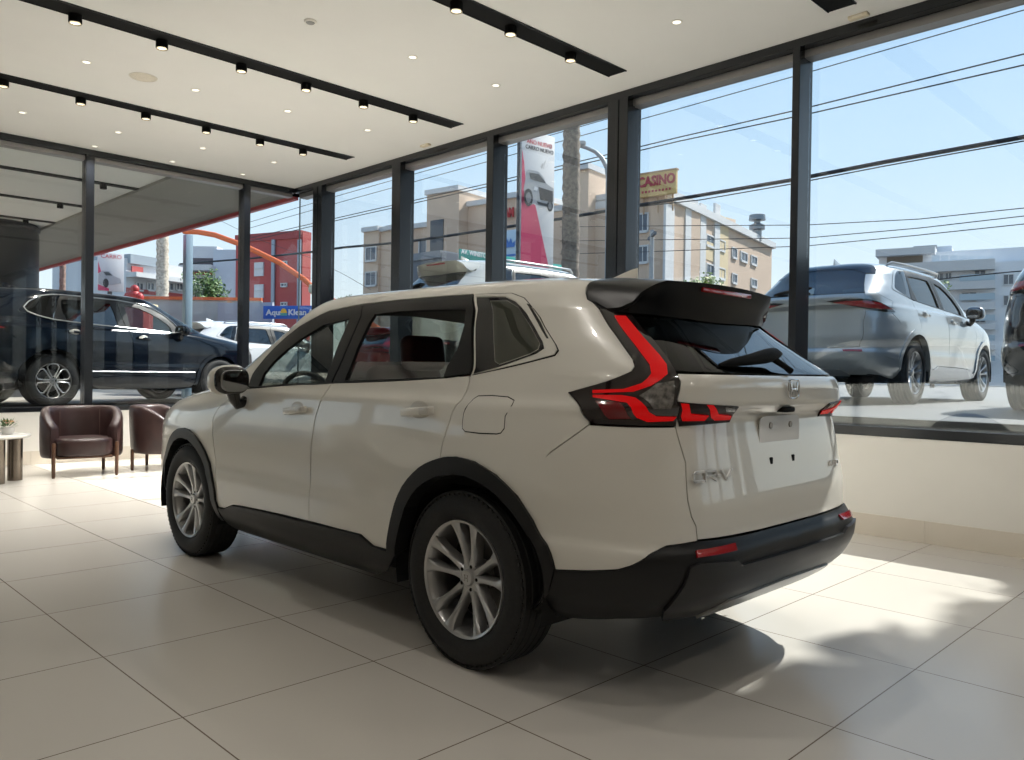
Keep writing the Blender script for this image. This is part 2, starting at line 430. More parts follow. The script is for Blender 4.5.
def SN(u, v, side):
    """points and outward normals"""
    u = np.asarray(u, float); v = np.asarray(v, float); e = 1.5e-3
    P = S(u, v, side); pu = S(np.minimum(u + e, UR), v, side) - S(np.maximum(u - e, -UF), v, side); pv = S(u, v + e, side) - S(u, v - e, side)
    n = np.cross(pu, pv); n /= np.maximum(np.linalg.norm(n, axis=-1, keepdims=True), 1e-12)
    c = P - np.array([XC, 3.8, .8]); c = c * np.array([1, .35, 1])
    s = np.where((n * c).sum(-1) >= 0, 1.0, -1.0)
    return P, n * s[..., None]
def uy(y, v):
    """u of the side point at length y on level v"""
    a, b_ = -UF, UR
    for _ in range(40):
        m_ = (a + b_) / 2
        if S(m_, v)[1] > y: a = m_
        else: b_ = m_
    return round(float(m_), 4)
def cr(p, k=4):
    """Catmull-Rom through p"""
    out = []
    for i in range(len(p) - 1):
        p0, p1, p2, p3 = p[max(i - 1, 0)], p[i], p[i + 1], p[min(i + 2, len(p) - 1)]
        for j in range(k):
            t = j / k
            out.append(tuple(.5 * (2 * p1[d] + (p2[d] - p0[d]) * t + (2 * p0[d] - 5 * p1[d] + 4 * p2[d] - p3[d]) * t * t + (3 * p1[d] - p0[d] - 3 * p2[d] + p3[d]) * t ** 3) for d in (0, 1)))
    return out + [p[-1]]
def _densify(loop, step=.03):
    out = []
    for i in range(len(loop)):
        a, b_ = np.array(loop[i]), np.array(loop[(i + 1) % len(loop)])
        n = max(1, int(np.linalg.norm(b_ - a) / step))
        for j in range(n): out.append(a + (b_ - a) * j / n)
    return np.array(out)
def _inset(L, d):
    if d == 0: return L
    area = .5 * np.sum(L[:, 0] * np.roll(L[:, 1], -1) - np.roll(L[:, 0], -1) * L[:, 1])
    pr = L - np.roll(L, 1, 0); nx = np.roll(L, -1, 0) - L
    def nrm(t): t = t / np.maximum(np.linalg.norm(t, axis=1, keepdims=True), 1e-9); return np.stack([-t[:, 1], t[:, 0]], 1) * np.sign(area)
    m_ = nrm(pr) + nrm(nx); m_ /= np.maximum(np.linalg.norm(m_, axis=1, keepdims=True), .5)
    R = L + m_ * d
    ce = (L[:, 0] > UR - 1e-4) | (L[:, 0] < -UF + 1e-4)
    R[ce, 0] = L[ce, 0]
    return R
def _inside(P, poly):
    x, y = P[:, 0], P[:, 1]; r = np.zeros(len(P), bool); n = len(poly)
    for i in range(n):
        a, b_ = poly[i], poly[(i + 1) % n]
        c = ((a[1] > y) != (b_[1] > y))
        with np.errstate(divide='ignore', invalid='ignore'): xi = (b_[0] - a[0]) * (y - a[1]) / (b_[1] - a[1]) + a[0]
        r ^= c & (x < xi)
    return r
GV = sorted(set([round(.24 + .03 * i, 3) for i in range(27)] + [round(1.03 + .0085 * i, 4) for i in range(26)] + [round(1.27 + .028 * i, 3) for i in range(9)] + [round(1.5 + .012 * i, 3) for i in range(18)] + [1.74, 1.77, 1.80, 1.83, 1.86]))
def panel_data(loop, holes=(), inset=.0018, du=.05):
    L = _inset(_densify(loop), inset); H = [_inset(_densify(h), -inset if inset else 0) for h in holes]
    lo, hi = L.min(0), L.max(0)
    us = np.arange(math.floor(lo[0] / du) * du, hi[0] + du, du); vs = [v for v in GV if lo[1] < v < hi[1]]
    if hi[0] - lo[0] < .35: us = np.arange(lo[0], hi[0], .02)
    if hi[1] - lo[1] < .2: vs = list(np.arange(lo[1], hi[1], .012))
    G = np.array([(u, v) for v in vs for u in us]).reshape(-1, 2)
    if len(G):
        k = _inside(G, L)
        for h in H: k &= ~_inside(G, h)
        G = G[k]
        B = np.vstack([L] + H)
        if len(G):
            d = np.min(np.hypot(G[:, None, 0] - B[None, :, 0], G[:, None, 1] - B[None, :, 1]), axis=1); G = G[d > .006]
    pts = np.vstack([L] + H + ([G] if len(G) else []))
    ed = []; o = 0
    for q in [L] + H:
        n = len(q); ed += [(o + i, o + (i + 1) % n) for i in range(n)]; o += n
    r = delaunay_2d_cdt([Vector((float(a), float(b_))) for a, b_ in pts], ed, [], 0, 1e-6)
    V = np.array([(v.x, v.y) for v in r[0]]); Fc = np.array([f for f in r[2] if len(f) == 3])
    C_ = V[Fc].mean(1); k = _inside(C_, L)
    for h in H: k &= ~_inside(C_, h)
    return V, Fc[k]
def panel(name, loop, m, parent, holes=(), off=0.0, rim=.016, inset=.0028, sides=(-1,), merge=False, du=.05, shape=None):
    """a skin panel cut from the car surface; merge joins both halves over the centre line"""
    V, Fc = panel_data(loop, holes, inset, du); objs = []
    for grp in ([(-1, 1)] if merge else [(s,) for s in sides]):
        co, fs, nl = [], [], []
        for sd in grp:
            P, N = SN(V[:, 0], V[:, 1], sd); o_ = off if shape is None else off + shape(V[:, 0], V[:, 1])
            if shape is not None: o_ = o_[:, None]
            P = P + N * o_ - ORG; b0 = len(co)
            co += [tuple(p) for p in P]
            A = np.cross(P[Fc[:, 1]] - P[Fc[:, 0]], P[Fc[:, 2]] - P[Fc[:, 0]]); flip = (A * N[Fc[:, 0]]).sum(1) < 0
            FF = np.where(flip[:, None], Fc[:, ::-1], Fc)
            cnt = {}
            for t in FF:
                fs.append(tuple(int(i) + b0 for i in t)); nl += [tuple(N[i]) for i in t]
                for a, b_ in ((t[0], t[1]), (t[1], t[2]), (t[2], t[0])): cnt[(int(a), int(b_))] = cnt.get((int(a), int(b_)), 0) + 1
            if rim:
                for (a, b_) in list(cnt):
                    if (b_, a) in cnt: continue
                    if V[a, 0] > UR - 1e-4 and V[b_, 0] > UR - 1e-4: continue
                    if V[a, 0] < -UF + 1e-4 and V[b_, 0] < -UF + 1e-4: continue
                    i0 = len(co); pa, pb = P[a], P[b_]; qa, qb = pa - N[a] * rim, pb - N[b_] * rim
                    fn = np.cross(pb - pa, qa - pa); fn = -fn / max(np.linalg.norm(fn), 1e-12)
                    co += [tuple(pa), tuple(pb), tuple(qb), tuple(qa)]
                    fs.append((i0 + 1, i0, i0 + 3, i0 + 2)); nl += [tuple(fn)] * 4
        me = bpy.data.meshes.new(name); me.from_pydata(co, [], fs); me.update()
        for p in me.polygons: p.use_smooth = True
        me.normals_split_custom_set(nl)
        objs.append(link(name, me, parent, m))
    return objs if len(objs) > 1 else objs[0]

# ------------------------------------------------------------------ outlines on the surface, (u, v)
BELT = [(-.78, 1.102), (-.51, 1.118), (-.121, 1.137), (.158, 1.155), (.439, 1.168), (.735, 1.182), (.962, 1.195), (1.146, 1.208)]
FSIDE = [(-.806, 1.117), (-.90, 1.16), (-.985, 1.221), (-1.05, 1.30), (-1.06, 1.366), (-.98, 1.43), (-.807, 1.475), (-.5, 1.508), (-.213, 1.535), (.113, 1.56), (.299, 1.57)]
RSIDE = [(.299, 1.57), (.679, 1.576), (1.065, 1.576), (1.36, 1.575)]
SPLIT = [(.158, 1.155), (.126, 1.085), (.095, .989), (.083, .862), (.075, .662), (.064, .50), (.062, .446)]
RREAR = [(1.150, 1.207), (1.145, 1.174), (1.12, 1.11), (1.05, .985), (1.015, .90), (1.006, .856)]
RARCH = [(.613, .38), (.614, .481), (.649, .586), (.735, .715), (.868, .808), (1.006, .856), (1.116, .872), (1.242, .862), (1.379, .819), (1.490, .752), (1.580, .664), (1.635, .585), (1.681, .496)]
RARCHI = [(.673, .33), (.682, .49), (.748, .624), (.85, .722), (.979, .779), (1.114, .80), (1.238, .793), (1.369, .748), (1.475, .680), (1.555, .597), (1.612, .504), (1.667, .411), (1.70, .31)]
def arch(cy, cz, a, b_, t0, t1, n=16, fr=0.0):
    out = []
    for i in range(n + 1):
        t = math.radians(t0 + (t1 - t0) * i / n); v = cz + b_ * math.sin(t)
        out.append((uy(cy + a * math.cos(t) + (fr if math.cos(t) > 0 else 0) * math.cos(t), max(v, .24)), v))
    return out
FARCH = arch(5.174, .37, .478, .462, 178, 0)      # rear end first, over the top, to the nose
FARCHI = arch(5.174, .37, .42, .40, 178, 0)
TLOUT = [(1.728, 1.151), (1.899, 1.195), (2.033, 1.238), (2.069, 1.259), (2.090, 1.285), (2.125, 1.383), (2.15, 1.49), (2.308, 1.49), (2.306, 1.438), (2.285, 1.35), (2.251, 1.28), (2.228, 1.24), (2.229, 1.136), (2.300, 1.065), (2.302, 1.036), (2.083, 1.036), (1.936, 1.038), (1.902, 1.049)]
TGL = [(2.302, 1.036), (2.335, .94), (2.345, .908), (2.335, .777), (2.348, .72), (2.372, .685), (2.38, .636)]
BUMPTOP = [(1.681, .496), (1.856, .514), (1.99, .532), (2.048, .551), (2.138, .592), (2.23, .620), (2.38, .632)]
ROCK = [(-.592, .378), (-.516, .381), (-.399, .419), (-.316, .427), (.062, .442), (.231, .446), (.412, .448), (.506, .410), (.613, .410)]
ROOFSEAM = [(2.15, 1.49), (2.140, 1.528), (2.128, 1.56), (2.140, 1.59), (2.175, 1.617), (2.255, 1.652), (2.5, 1.672), (UR, 1.682)]
DOORF = [(-.78, 1.102), (-.745, 1.04), (-.705, .96), (-.655, .877), (-.62, .788), (-.588, .66), (-.576, .551), (-.585, .45), (-.592, .378)]

PAINT = mat('pearl_white_paint', (.74, .72, .66), .28, coat=1.0, spec=.5)
CLAD = mat('black_cladding', (.009, .009, .0095), .42, spec=.35, noise=(200, .12))
FRAMEB = mat('window_frame_black', (.008, .008, .0085), .4, spec=.35)
CLAD2 = mat('bumper_grey_plastic', (.014, .014, .015), .42, noise=(200, .1))
GLOSSB = mat('gloss_black', (.006, .006, .007), .12, coat=.6)
SKID = mat('skid_silver', (.42, .42, .41), .35, .6)
LAMPBODY = mat('lamp_smoked', (.012, .008, .008), .08, coat=1)
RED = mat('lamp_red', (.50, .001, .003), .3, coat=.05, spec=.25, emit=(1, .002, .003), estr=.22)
REDD = mat('lamp_dark_red', (.16, .003, .006), .1, coat=1)
CLEAR = mat('lamp_clear', (.16, .15, .14), .2, .2, coat=.5, noise=(60, .6))
LAMPIN = mat('lamp_smoked_inner', (.012, .006, .006), .3, coat=.1, spec=.3)
CARGLASS = glass_mat('car_glass_clear', (.55, .60, .57), .06)
DARKGLASS = glass_mat('car_glass_privacy', (.09, .095, .09), .07)
CHROME = mat('chrome', (.72, .72, .72), .12, 1.0)
ALLOY = mat('alloy_silver', (.50, .50, .50), .28, .75, coat=.4)
ALLOYD = mat('alloy_inner', (.20, .20, .20), .4, .7)
RUBBER = mat('tyre_rubber', (.012, .012, .012), .7, noise=(90, .3))
INNER = mat('cabin_black', (.012, .012, .012), .7)
FABR = mat('seat_maroon', (.055, .010, .012), .6, noise=(60, .2))
HEADL = mat('headliner_grey', (.10, .095, .09), .8)

def wheel(name, parent, x, y, side, style='ten'):
    """tyre mesh with rim, hub and nuts as sub-parts; local to the car"""
    X = x; R = .366; W_ = .225; rr = .238
    prof = [(.245, -W_ / 2 + .02), (.262, -W_ / 2 + .004), (.30, -W_ / 2 - .004), (.335, -W_ / 2 + .006), (.352, -W_ / 2 + .022)]
    tread = []
    for k in range(5):
        h = -W_ / 2 + .035 + k * (W_ - .07) / 4
        tread += [(.358, h - .018), (R, h - .014), (R, h + .014), (.358, h + .018)]
    prof = prof + tread + [(r, -h) for r, h in prof[::-1]]
    c = (0, 0, 0)
    def place(o): o.location = (X, y, R - .002); o.rotation_euler = (0, 0, 0 if side < 0 else PI)
    bm = bmesh.new(); lathe_bm(bm, prof, 56, 'X', c)
    for i in range(72):     # shoulder lugs
        a = 2 * PI * i / 72
        for sx in (-1, 1):
            M = Matrix.Rotation(a, 4, 'X') @ Matrix.Translation((sx * (W_ / 2 - .026), 0, R - .0135))
            vs = bmesh.ops.create_cube(bm, size=1)['verts']; bmesh.ops.scale(bm, vec=(.028, .012, .008), verts=vs); bmesh.ops.transform(bm, matrix=M, verts=vs)
    bmesh.ops.recalc_face_normals(bm, faces=bm.faces)
    o = bm_obj(name, bm, RUBBER, parent, True, 35); place(o)
    # barrel and lip
    lathe('rim', [(.232, -.095), (.243, -.101), (.246, -.092), (.238, -.086), (.228, -.07), (.222, .0), (.228, .09), (.236, .10)], ALLOY if style == 'ten' else ALLOYD, o, 56, 'X', angle=50)
    lathe('brake_disc', [(0, .028), (.155, .028), (.155, .04), (.06, .04)], mat('brake_steel', (.16, .15, .14), .45, .8), o, 40, 'X')
    lathe('wheel_liner', [(0, .06), (.225, .06)], M_BLACK, o, 32, 'X')
    bm = bmesh.new()
    if style == 'ten':
        for i in range(5):
            for s_ in (-1, 1):
                a = 2 * PI * i / 5 + s_ * .30
                # spoke: from the hub outwards, narrow waist, flared foot
                prf = [(.045, .019, -.058), (.085, .014, -.060), (.13, .0125, -.068), (.18, .015, -.080), (.215, .022, -.090), (.236, .032, -.094)]
                M = Matrix.Rotation(a, 4, 'X'); rows = []
                for r_, w_, h_ in prf:
                    sk = (r_ - .045) * .07 * s_
                    rows.append([bm.verts.new(M @ Vector((hx, yy_ + sk, r_))) for hx, yy_ in ((h_ + .05, -w_), (h_ + .006, -w_), (h_ - .002, -w_ * .55), (h_ - .002, w_ * .55), (h_ + .006, w_), (h_ + .05, w_))])
                for q in range(len(rows) - 1):
                    for t in range(5): bm.faces.new((rows[q][t], rows[q][t + 1], rows[q + 1][t + 1], rows[q + 1][t]))
                bm.faces.new(rows[0]); bm.faces.new(rows[-1][::-1])
    else:
        for i in range(6):
            a = 2 * PI * i / 6
            for s_ in (-1, 1):
                M = Matrix.Rotation(a, 4, 'X')
                pts = [(-.078, s_ * .012, .05), (-.082, s_ * .05, .12), (-.086, s_ * .078, .19), (-.09, s_ * .05, .23), (-.09, 0, .236)]
                tube_bm(bm, [M @ Vector(p) for p in pts], [.014, .0095, .009, .009, .010], 6)
    bmesh.ops.recalc_face_normals(bm, faces=bm.faces)
    bm_obj('spokes', bm, ALLOY, o, True, 38)
    lathe('hub', [(0, -.072), (.030, -.072), (.034, -.066), (.036, -.060), (.062, -.055), (.066, -.02), (.066, .03)], ALLOY, o, 30, 'X')
    bm = bmesh.new(); box(bm, (-.0735, -.009, 0), (.003, .005, .030), .001); box(bm, (-.0735, .009, 0), (.003, .005, .030), .001); box(bm, (-.0735, 0, 0), (.003, .016, .005), .001)
    bm_obj('hub_emblem', bm, CHROME, o)
    bm = bmesh.new()
    for i in range(5):
        a = 2 * PI * i / 5 + PI / 5; lathe_bm(bm, [(0, -.062), (.008, -.062), (.0095, -.05), (.0095, -.03)], 6, 'X', (0, .05 * math.cos(a), .05 * math.sin(a)))
    bm_obj('lug_nuts', bm, M_BLACK, o)
    return o

def spoiler(parent, m):
    """roof spoiler: sections across the car, fins falling to the pillars; x, then roof point, trailing edge, lower lip"""
    sec = []
    for x in (0, .1, .2, .3, .38, .43, .47, .50, .52):
        t = max(0, (x - .43) / .09)
        roofp = (2.19 - .05 * (x / .5) ** 3, 1.660 - .052 * (x / .5) ** 2.4)
        tr = (1.785 + .035 * (x / .48) ** 2 + .045 * t ** 1.2, 1.607 - .014 * (x / .48) ** 2 - .045 * t ** 1.6)
        low = (1.855 + .03 * (x / .5) ** 2 + .02 * t, 1.452 + .012 * (x / .5))
        sec.append((x, roofp, tr, low))
    # outer wing: runs forward along the pillar to the roof seam
    wing = [(.545, (2.125, 1.590), (1.895, 1.508), (1.915, 1.465)), (.572, (2.105, 1.560), (1.935, 1.486), (1.95, 1.468)), (.592, (2.085, 1.525), (1.985, 1.482), (1.99, 1.472))]
    rows = []
    for x, a, b_, c in sec + wing:
        rows.append((x, [(a[0] + .02, a[1] - .025), a, ((a[0] + b_[0]) / 2, (a[1] + b_[1]) / 2 + .004), b_, (b_[0] + .004, b_[1] - .016), ((b_[0] + c[0]) / 2 + .01, (b_[1] + c[1]) / 2), (c[0] - .004, c[1] + .01), c, (c[0] + .05, c[1] + .008), (c[0] + .12, c[1] + .05)]))
    bm = bmesh.new(); full = [(-x, r) for x, r in rows[:0:-1]] + rows
    g = [[bm.verts.new((x, y_ - ORG[1], z_)) for y_, z_ in r] for x, r in full]
    for i in range(len(g) - 1):
        for j in range(len(g[0]) - 1): bm.faces.new((g[i][j], g[i + 1][j], g[i + 1][j + 1], g[i][j + 1]))
    bm.faces.new(g[0]); bm.faces.new(g[-1][::-1])
    bmesh.ops.recalc_face_normals(bm, faces=bm.faces)
    return bm_obj('roof_spoiler', bm, m, parent, True, 32)

def make_car():
    t = thing('parked_suv', 'large pearl white SUV with red boomerang tail lamps on the showroom floor', 'car', tuple(ORG))
    # ---- painted skin
    top = 1.89
    shell = (RREAR[::-1][0:0] + [(1.152, 1.207)] + RREAR[1:] + RARCH[6:10] + [(1.694, .925), (1.902, 1.036), (1.902, 1.049), (1.728, 1.151)] + TLOUT[1:7] + ROOFSEAM[1:]
             + [(UR, top), (-UF, top), (-UF, 1.61), (-1.9, 1.605), (-1.55, 1.585), (-1.42, 1.5), (-1.38, 1.3), (-1.38, 1.135), (-.98, 1.11)] + FSIDE + RSIDE[1:]
             + [(1.36, 1.575)])
    panel('body_shell', shell, PAINT, t, holes=(), merge=True, inset=.0022, du=.045)
    panel('front_door', DOORF[::-1][:-1] + BELT[:4] + SPLIT[1:] + ROCK[4::-1][1:-1], PAINT, t, sides=(-1, 1))
    panel('rear_door', [(.062, .446)] + SPLIT[::-1][1:] + BELT[4:] + RREAR[1:] + RARCH[4:0:-1] + [(.613, .41)] + ROCK[7:4:-1], PAINT, t, sides=(-1, 1))
    bc = [(1.902, 1.036), (1.694, .925), (1.463, .782)] + RARCH[9:] + BUMPTOP[1:] + TGL[::-1][1:] + [(2.083, 1.034)]
    panel('rear_bumper_corner', bc, PAINT, t, sides=(-1, 1))
    tgc = [(2.229, 1.236), (2.229, 1.136), (2.302, 1.06)] + TGL + [(2.785, .627), (UR, .627), (UR, 1.236)]
    panel('tailgate', tgc, PAINT, t, merge=True)
    fend = [(-.592, .385)] + DOORF[::-1][1:] + [(-.98, 1.10), (-1.2, 1.085), (-1.6, 1.04), (-2.0, 1.01), (-UF, 1.0), (-UF, .36), (-2.1, .36), (-1.98, .37)] + FARCH[::-1]
    panel('front_fender', fend, PAINT, t, merge=True)
    panel('bonnet', [(-.99, 1.104), (-1.2, 1.089), (-1.6, 1.044), (-2.0, 1.014), (-UF, 1.004), (-UF, 1.135), (-1.38, 1.135)], PAINT, t, merge=True)
    # ---- glass and its black surrounds
    panel('windscreen', [(-1.38, 1.135), (-UF, 1.135), (-UF, 1.61), (-1.9, 1.605), (-1.55, 1.585), (-1.42, 1.5), (-1.38, 1.3)], CARGLASS, t, merge=True)
    FW = [(-.60, 1.127), (-.66, 1.20), (-.66, 1.27), (-.55, 1.337), (-.36, 1.40), (-.10, 1.445), (.03, 1.475), (.175, 1.492), (.172, 1.46), (.144, 1.353), (.108, 1.158)]
    RW = [(.252, 1.172), (.310, 1.335), (.372, 1.462), (.41, 1.505), (.652, 1.511), (.93, 1.507), (1.235, 1.500), (1.20, 1.431), (1.10, 1.325), (1.0, 1.252), (.972, 1.202)]
    FS2 = [(-.82, 1.11)] + FSIDE[1:]
    ofr = BELT[1:4] + [(.158, 1.157)] + [(.235, 1.37), (.298, 1.568)] + FSIDE[::-1][1:]
    fr1 = panel('front_window_frame', ofr, FRAMEB, t, holes=[FW], off=.001, sides=(-1, 1))
    orr = [(.162, 1.157), (.24, 1.37), (.303, 1.568)] + RSIDE[1:] + [(1.30, 1.50), (1.15, 1.215)] + BELT[:3:-1][1:]
    fr2 = panel('rear_window_frame', orr, FRAMEB, t, holes=[RW], off=.001, sides=(-1, 1))
    panel('front_door_glass', FW, CARGLASS, t, off=-.012, inset=-.008, rim=0, sides=(-1, 1))
    hg = [(.252, 1.172), (.278, 1.262), (1.015, 1.262), (1.0, 1.252), (.972, 1.202)]
    panel('rear_door_glass', hg, glass_mat('car_glass_half', (.50, .52, .49), .22, .08), t, off=-.012, inset=-.008, rim=.003, sides=(-1,))
    panel('rear_door_glass', RW, glass_mat('car_glass_quarter', (.30, .31, .29), .07), t, off=-.012, inset=-.008, rim=0, sides=(1,))
    QG = [(1.375, 1.558), (1.60, 1.552), (1.655, 1.530), (1.690, 1.475), (1.700, 1.419), (1.695, 1.353), (1.677, 1.322), (1.61, 1.300), (1.344, 1.245), (1.17, 1.214), (1.30, 1.45)]
    QC = [(1.474, 1.535), (1.60, 1.532), (1.645, 1.50), (1.672, 1.42), (1.668, 1.345), (1.636, 1.322), (1.571, 1.303), (1.35, 1.258), (1.33, 1.27), (1.42, 1.42)]
    panel('quarter_window_surround', QG, GLOSSB, t, holes=[QC], off=.002, sides=(-1, 1))
    panel('quarter_window', QC, glass_mat('car_glass_quarter', (.30, .31, .29), .07), t, off=.001, inset=0, rim=0, sides=(-1, 1))
    # body-colour trim round the quarter window, edged by a dark joint
    QO = [(1.372, 1.574), (1.66, 1.570), (1.735, 1.545), (1.768, 1.453), (1.762, 1.34), (1.752, 1.315), (1.71, 1.294), (1.54, 1.266), (1.372, 1.240), (1.158, 1.208)]
    QO2 = [(1.372, 1.571), (1.655, 1.567), (1.729, 1.542), (1.762, 1.453), (1.756, 1.342), (1.746, 1.319), (1.71, 1.299), (1.54, 1.270), (1.372, 1.244), (1.165, 1.212)]
    panel('quarter_joint', QO + QO2[::-1], M_BLACK, t, off=.0008, inset=0, rim=0, sides=(-1, 1), du=.02)
    panel('quarter_trim', QO2 + QG[::-1], PAINT, t, off=.0035, inset=.001, rim=.004, sides=(-1, 1), du=.03)
    panel('quarter_vent', [(1.723, 1.515), (1.741, 1.511), (1.755, 1.431), (1.741, 1.364), (1.729, 1.364), (1.733, 1.43)], GLOSSB, t, off=.0045, inset=0, rim=.002, sides=(-1, 1), du=.02)
    RWD = [(2.233, 1.243), (2.236, 1.256), (2.288, 1.35), (2.310, 1.437), (2.312, 1.50), (2.5, 1.56), (UR, 1.58), (UR, 1.239)]
    panel('rear_window', RWD, DARKGLASS, t, merge=True, off=-.002)
    panel('upper_tailgate', [(2.15, 1.492), (2.312, 1.50), (2.5, 1.56), (UR, 1.58), (UR, 1.680), (2.5, 1.670), (2.255, 1.650), (2.175, 1.615), (2.142, 1.59), (2.130, 1.56), (2.142, 1.528)], GLOSSB, t, merge=True, off=.001)
    # ---- lamps
    for sd in (-1, 1):
        lb = panel('tail_lamp', TLOUT, LAMPBODY, t, off=.006, inset=.002, rim=.02, sides=(sd,), du=.02)
        panel('light_guide', [(2.20, 1.458), (2.262, 1.458), (2.245, 1.37), (2.228, 1.30), (2.212, 1.262), (2.182, 1.228), (2.105, 1.184), (2.036, 1.160), (1.853, 1.150), (1.850, 1.162), (1.99, 1.169), (2.065, 1.192), (2.113, 1.228), (2.137, 1.262), (2.165, 1.34)], RED, lb, off=.010, inset=0, rim=.004, sides=(sd,), du=.02)
        panel('light_guide', [(1.855, 1.143), (1.989, 1.146), (2.05, 1.138), (2.146, 1.090), (2.196, 1.076), (2.285, 1.076), (2.284, 1.056), (2.173, 1.051), (2.120, 1.067), (2.02, 1.118), (1.858, 1.134)], RED, lb, off=.010, inset=0, rim=.004, sides=(sd,), du=.02)
        panel('brake_segment', [(1.874, 1.121), (1.99, 1.118), (2.098, 1.063), (2.0, 1.058)], REDD, lb, off=.009, inset=0, rim=.003, sides=(sd,), du=.02)
        panel('reversing_lens', [(2.064, 1.146), (2.130, 1.194), (2.203, 1.206), (2.220, 1.120), (2.225, 1.10), (2.150, 1.098)], CLEAR, lb, off=.009, inset=.002, rim=.003, sides=(sd,), du=.02)
        il = panel('inner_tail_lamp', [(2.235, 1.128), (2.583, 1.110), (2.605, 1.08), (2.615, 1.045), (2.32, 1.036), (2.30, 1.065)], LAMPIN, t, off=.005, inset=.001, rim=.02, sides=(sd,), du=.02)
        panel('light_guide', [(2.250, 1.122), (2.285, 1.120), (2.335, 1.088), (2.444, 1.080), (2.444, 1.056), (2.33, 1.056)], RED, il, off=.009, inset=0, rim=.004, sides=(sd,), du=.02)
        panel('light_guide', [(2.374, 1.118), (2.408, 1.117), (2.493, 1.085), (2.600, 1.075), (2.605, 1.060), (2.508, 1.056)], RED, il, off=.009, inset=0, rim=.004, sides=(sd,), du=.02)
        panel('clear_segment', [(2.49, 1.110), (2.570, 1.104), (2.585, 1.090), (2.52, 1.094)], CLEAR, il, off=.008, inset=0, rim=.003, sides=(sd,), du=.02)
        panel('reflector', [(2.345, .598), (2.572, .602), (2.559, .583), (2.335, .580)], mat('reflector_red_glow', (.30, .012, .016), .15, coat=1, emit=(1, .01, .02), estr=.02), t, off=.015, inset=0, rim=.008, sides=(sd,), du=.02)  # reflector given a faint glow of its own, though it is no lamp
        panel('head_lamp', [(-1.75, .93), (-2.3, .90), (-2.3, .80), (-1.9, .82)], CLEAR, t, off=.004, inset=0, rim=.006, sides=(sd,), du=.03)
    panel('grille', [(-2.32, .88), (-UF, .88), (-UF, .60), (-2.40, .62)], GLOSSB, t, merge=True, off=.005, inset=0)
    # ---- black plastic
    panel('rocker_cladding', ROCK + [(.672, .395), (.70, .30), (.66, .245), (-.52, .235), (-.585, .28)], CLAD, t, off=.012, rim=.03, sides=(-1, 1))
    panel('rear_arch_cladding', cr(RARCH, 3) + cr(RARCHI, 3)[::-1], CLAD, t, off=.014, rim=.075, inset=0, sides=(-1, 1), du=.03)
    panel('front_arch_cladding', FARCH + [(uy(5.66, .30), .30), (uy(5.60, .30), .30)] + FARCHI[::-1] + [(uy(4.74, .30), .30), (-.60, .30)], CLAD, t, off=.014, rim=.075, inset=0, sides=(-1, 1), du=.03)
    bp_ = BUMPTOP + [(2.785, .622), (UR, .622), (UR, .35), (2.62, .352), (2.307, .350), (2.116, .335), (1.99, .305), (1.80, .285), (1.72, .30), (1.69, .40)]
    panel('rear_bumper_cladding', bp_, CLAD, t, off=.008, rim=.06, merge=True, inset=.001)
    panel('bumper_lower_face', [(2.257, .400), (2.298, .555), (2.335, .566), (2.542, .558), (2.586, .535), (UR, .530), (UR, .345), (2.30, .350)], CLAD2, t, off=.022, rim=.014, merge=True, inset=0)
    panel('skid_plate', [(2.50, .352), (2.60, .405), (UR, .415), (UR, .335), (2.5, .335)], SKID, t, off=.030, rim=.01, merge=True, inset=0)
    panel('front_bumper_lower', [(-1.98, .36), (-2.1, .352), (-UF, .352), (-UF, .24), (-2.0, .24), (-1.98, .30)], CLAD, t, off=.008, rim=.04, merge=True, inset=0)
    # fuel door as a raised lid with a dark joint
    FD = [(1.215, 1.123), (1.30, 1.127), (1.40, 1.124), (1.442, 1.112), (1.447, 1.095), (1.435, 1.05), (1.424, 1.003), (1.405, .985), (1.38, .980), (1.27, .977), (1.175, .979), (1.155, .990), (1.155, 1.01), (1.18, 1.087), (1.195, 1.112)]
    panel('fuel_door_joint', FD, M_BLACK, t, off=.0006, inset=-.0035, rim=0, sides=(-1,), du=.03)
    panel('fuel_door', FD, PAINT, t, off=.0014, inset=.001, rim=.002, sides=(-1,), du=.03)
    # ---- hardware
    spoiler(t, mat('spoiler_black', (.003, .003, .0035), .28, spec=.22))
    bx('brake_light_strip', (0, 1.795 - ORG[1], 1.578), (.40, .014, .020), mat('reflector_red_glow', (.30, .012, .016), .15), t, .004)
    for sd in (-1, 1):
        for y0, y1, z0, z1 in ((3.925, 3.655, .995, 1.020), (2.90, 2.61, 1.035, 1.060)):
            p0 = Vector((sd * .918, y0 - ORG[1], z0)); p1 = Vector((sd * .915, y1 - ORG[1], z1)); c = (p0 + p1) / 2; an = math.atan2(z1 - z0, abs(y1 - y0))
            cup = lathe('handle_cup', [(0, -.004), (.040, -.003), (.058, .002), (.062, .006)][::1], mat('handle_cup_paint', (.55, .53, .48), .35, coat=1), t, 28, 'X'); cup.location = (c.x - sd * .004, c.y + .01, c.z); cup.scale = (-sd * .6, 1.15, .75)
            bm = bmesh.new(); box(bm, (0, 0, 0), (.020, .225, .036), .0085, seg=3); vs = [v for v in bm.verts if abs(v.co.y) > .07]
            for v in vs: v.co.x -= sd * (.010 * ((abs(v.co.y) - .07) / .045))
            h = bm_obj('door_handle', bm, PAINT, t, True, 50); h.location = (c.x + sd * .024, c.y, c.z); h.rotation_euler = (-an, 0, 0)
            bx('handle_grip', (sd * .008, -.065, .0), (.008, .06, .030), mat('handle_shadow_line', (.60, .58, .53), .3, coat=1), h, .004)
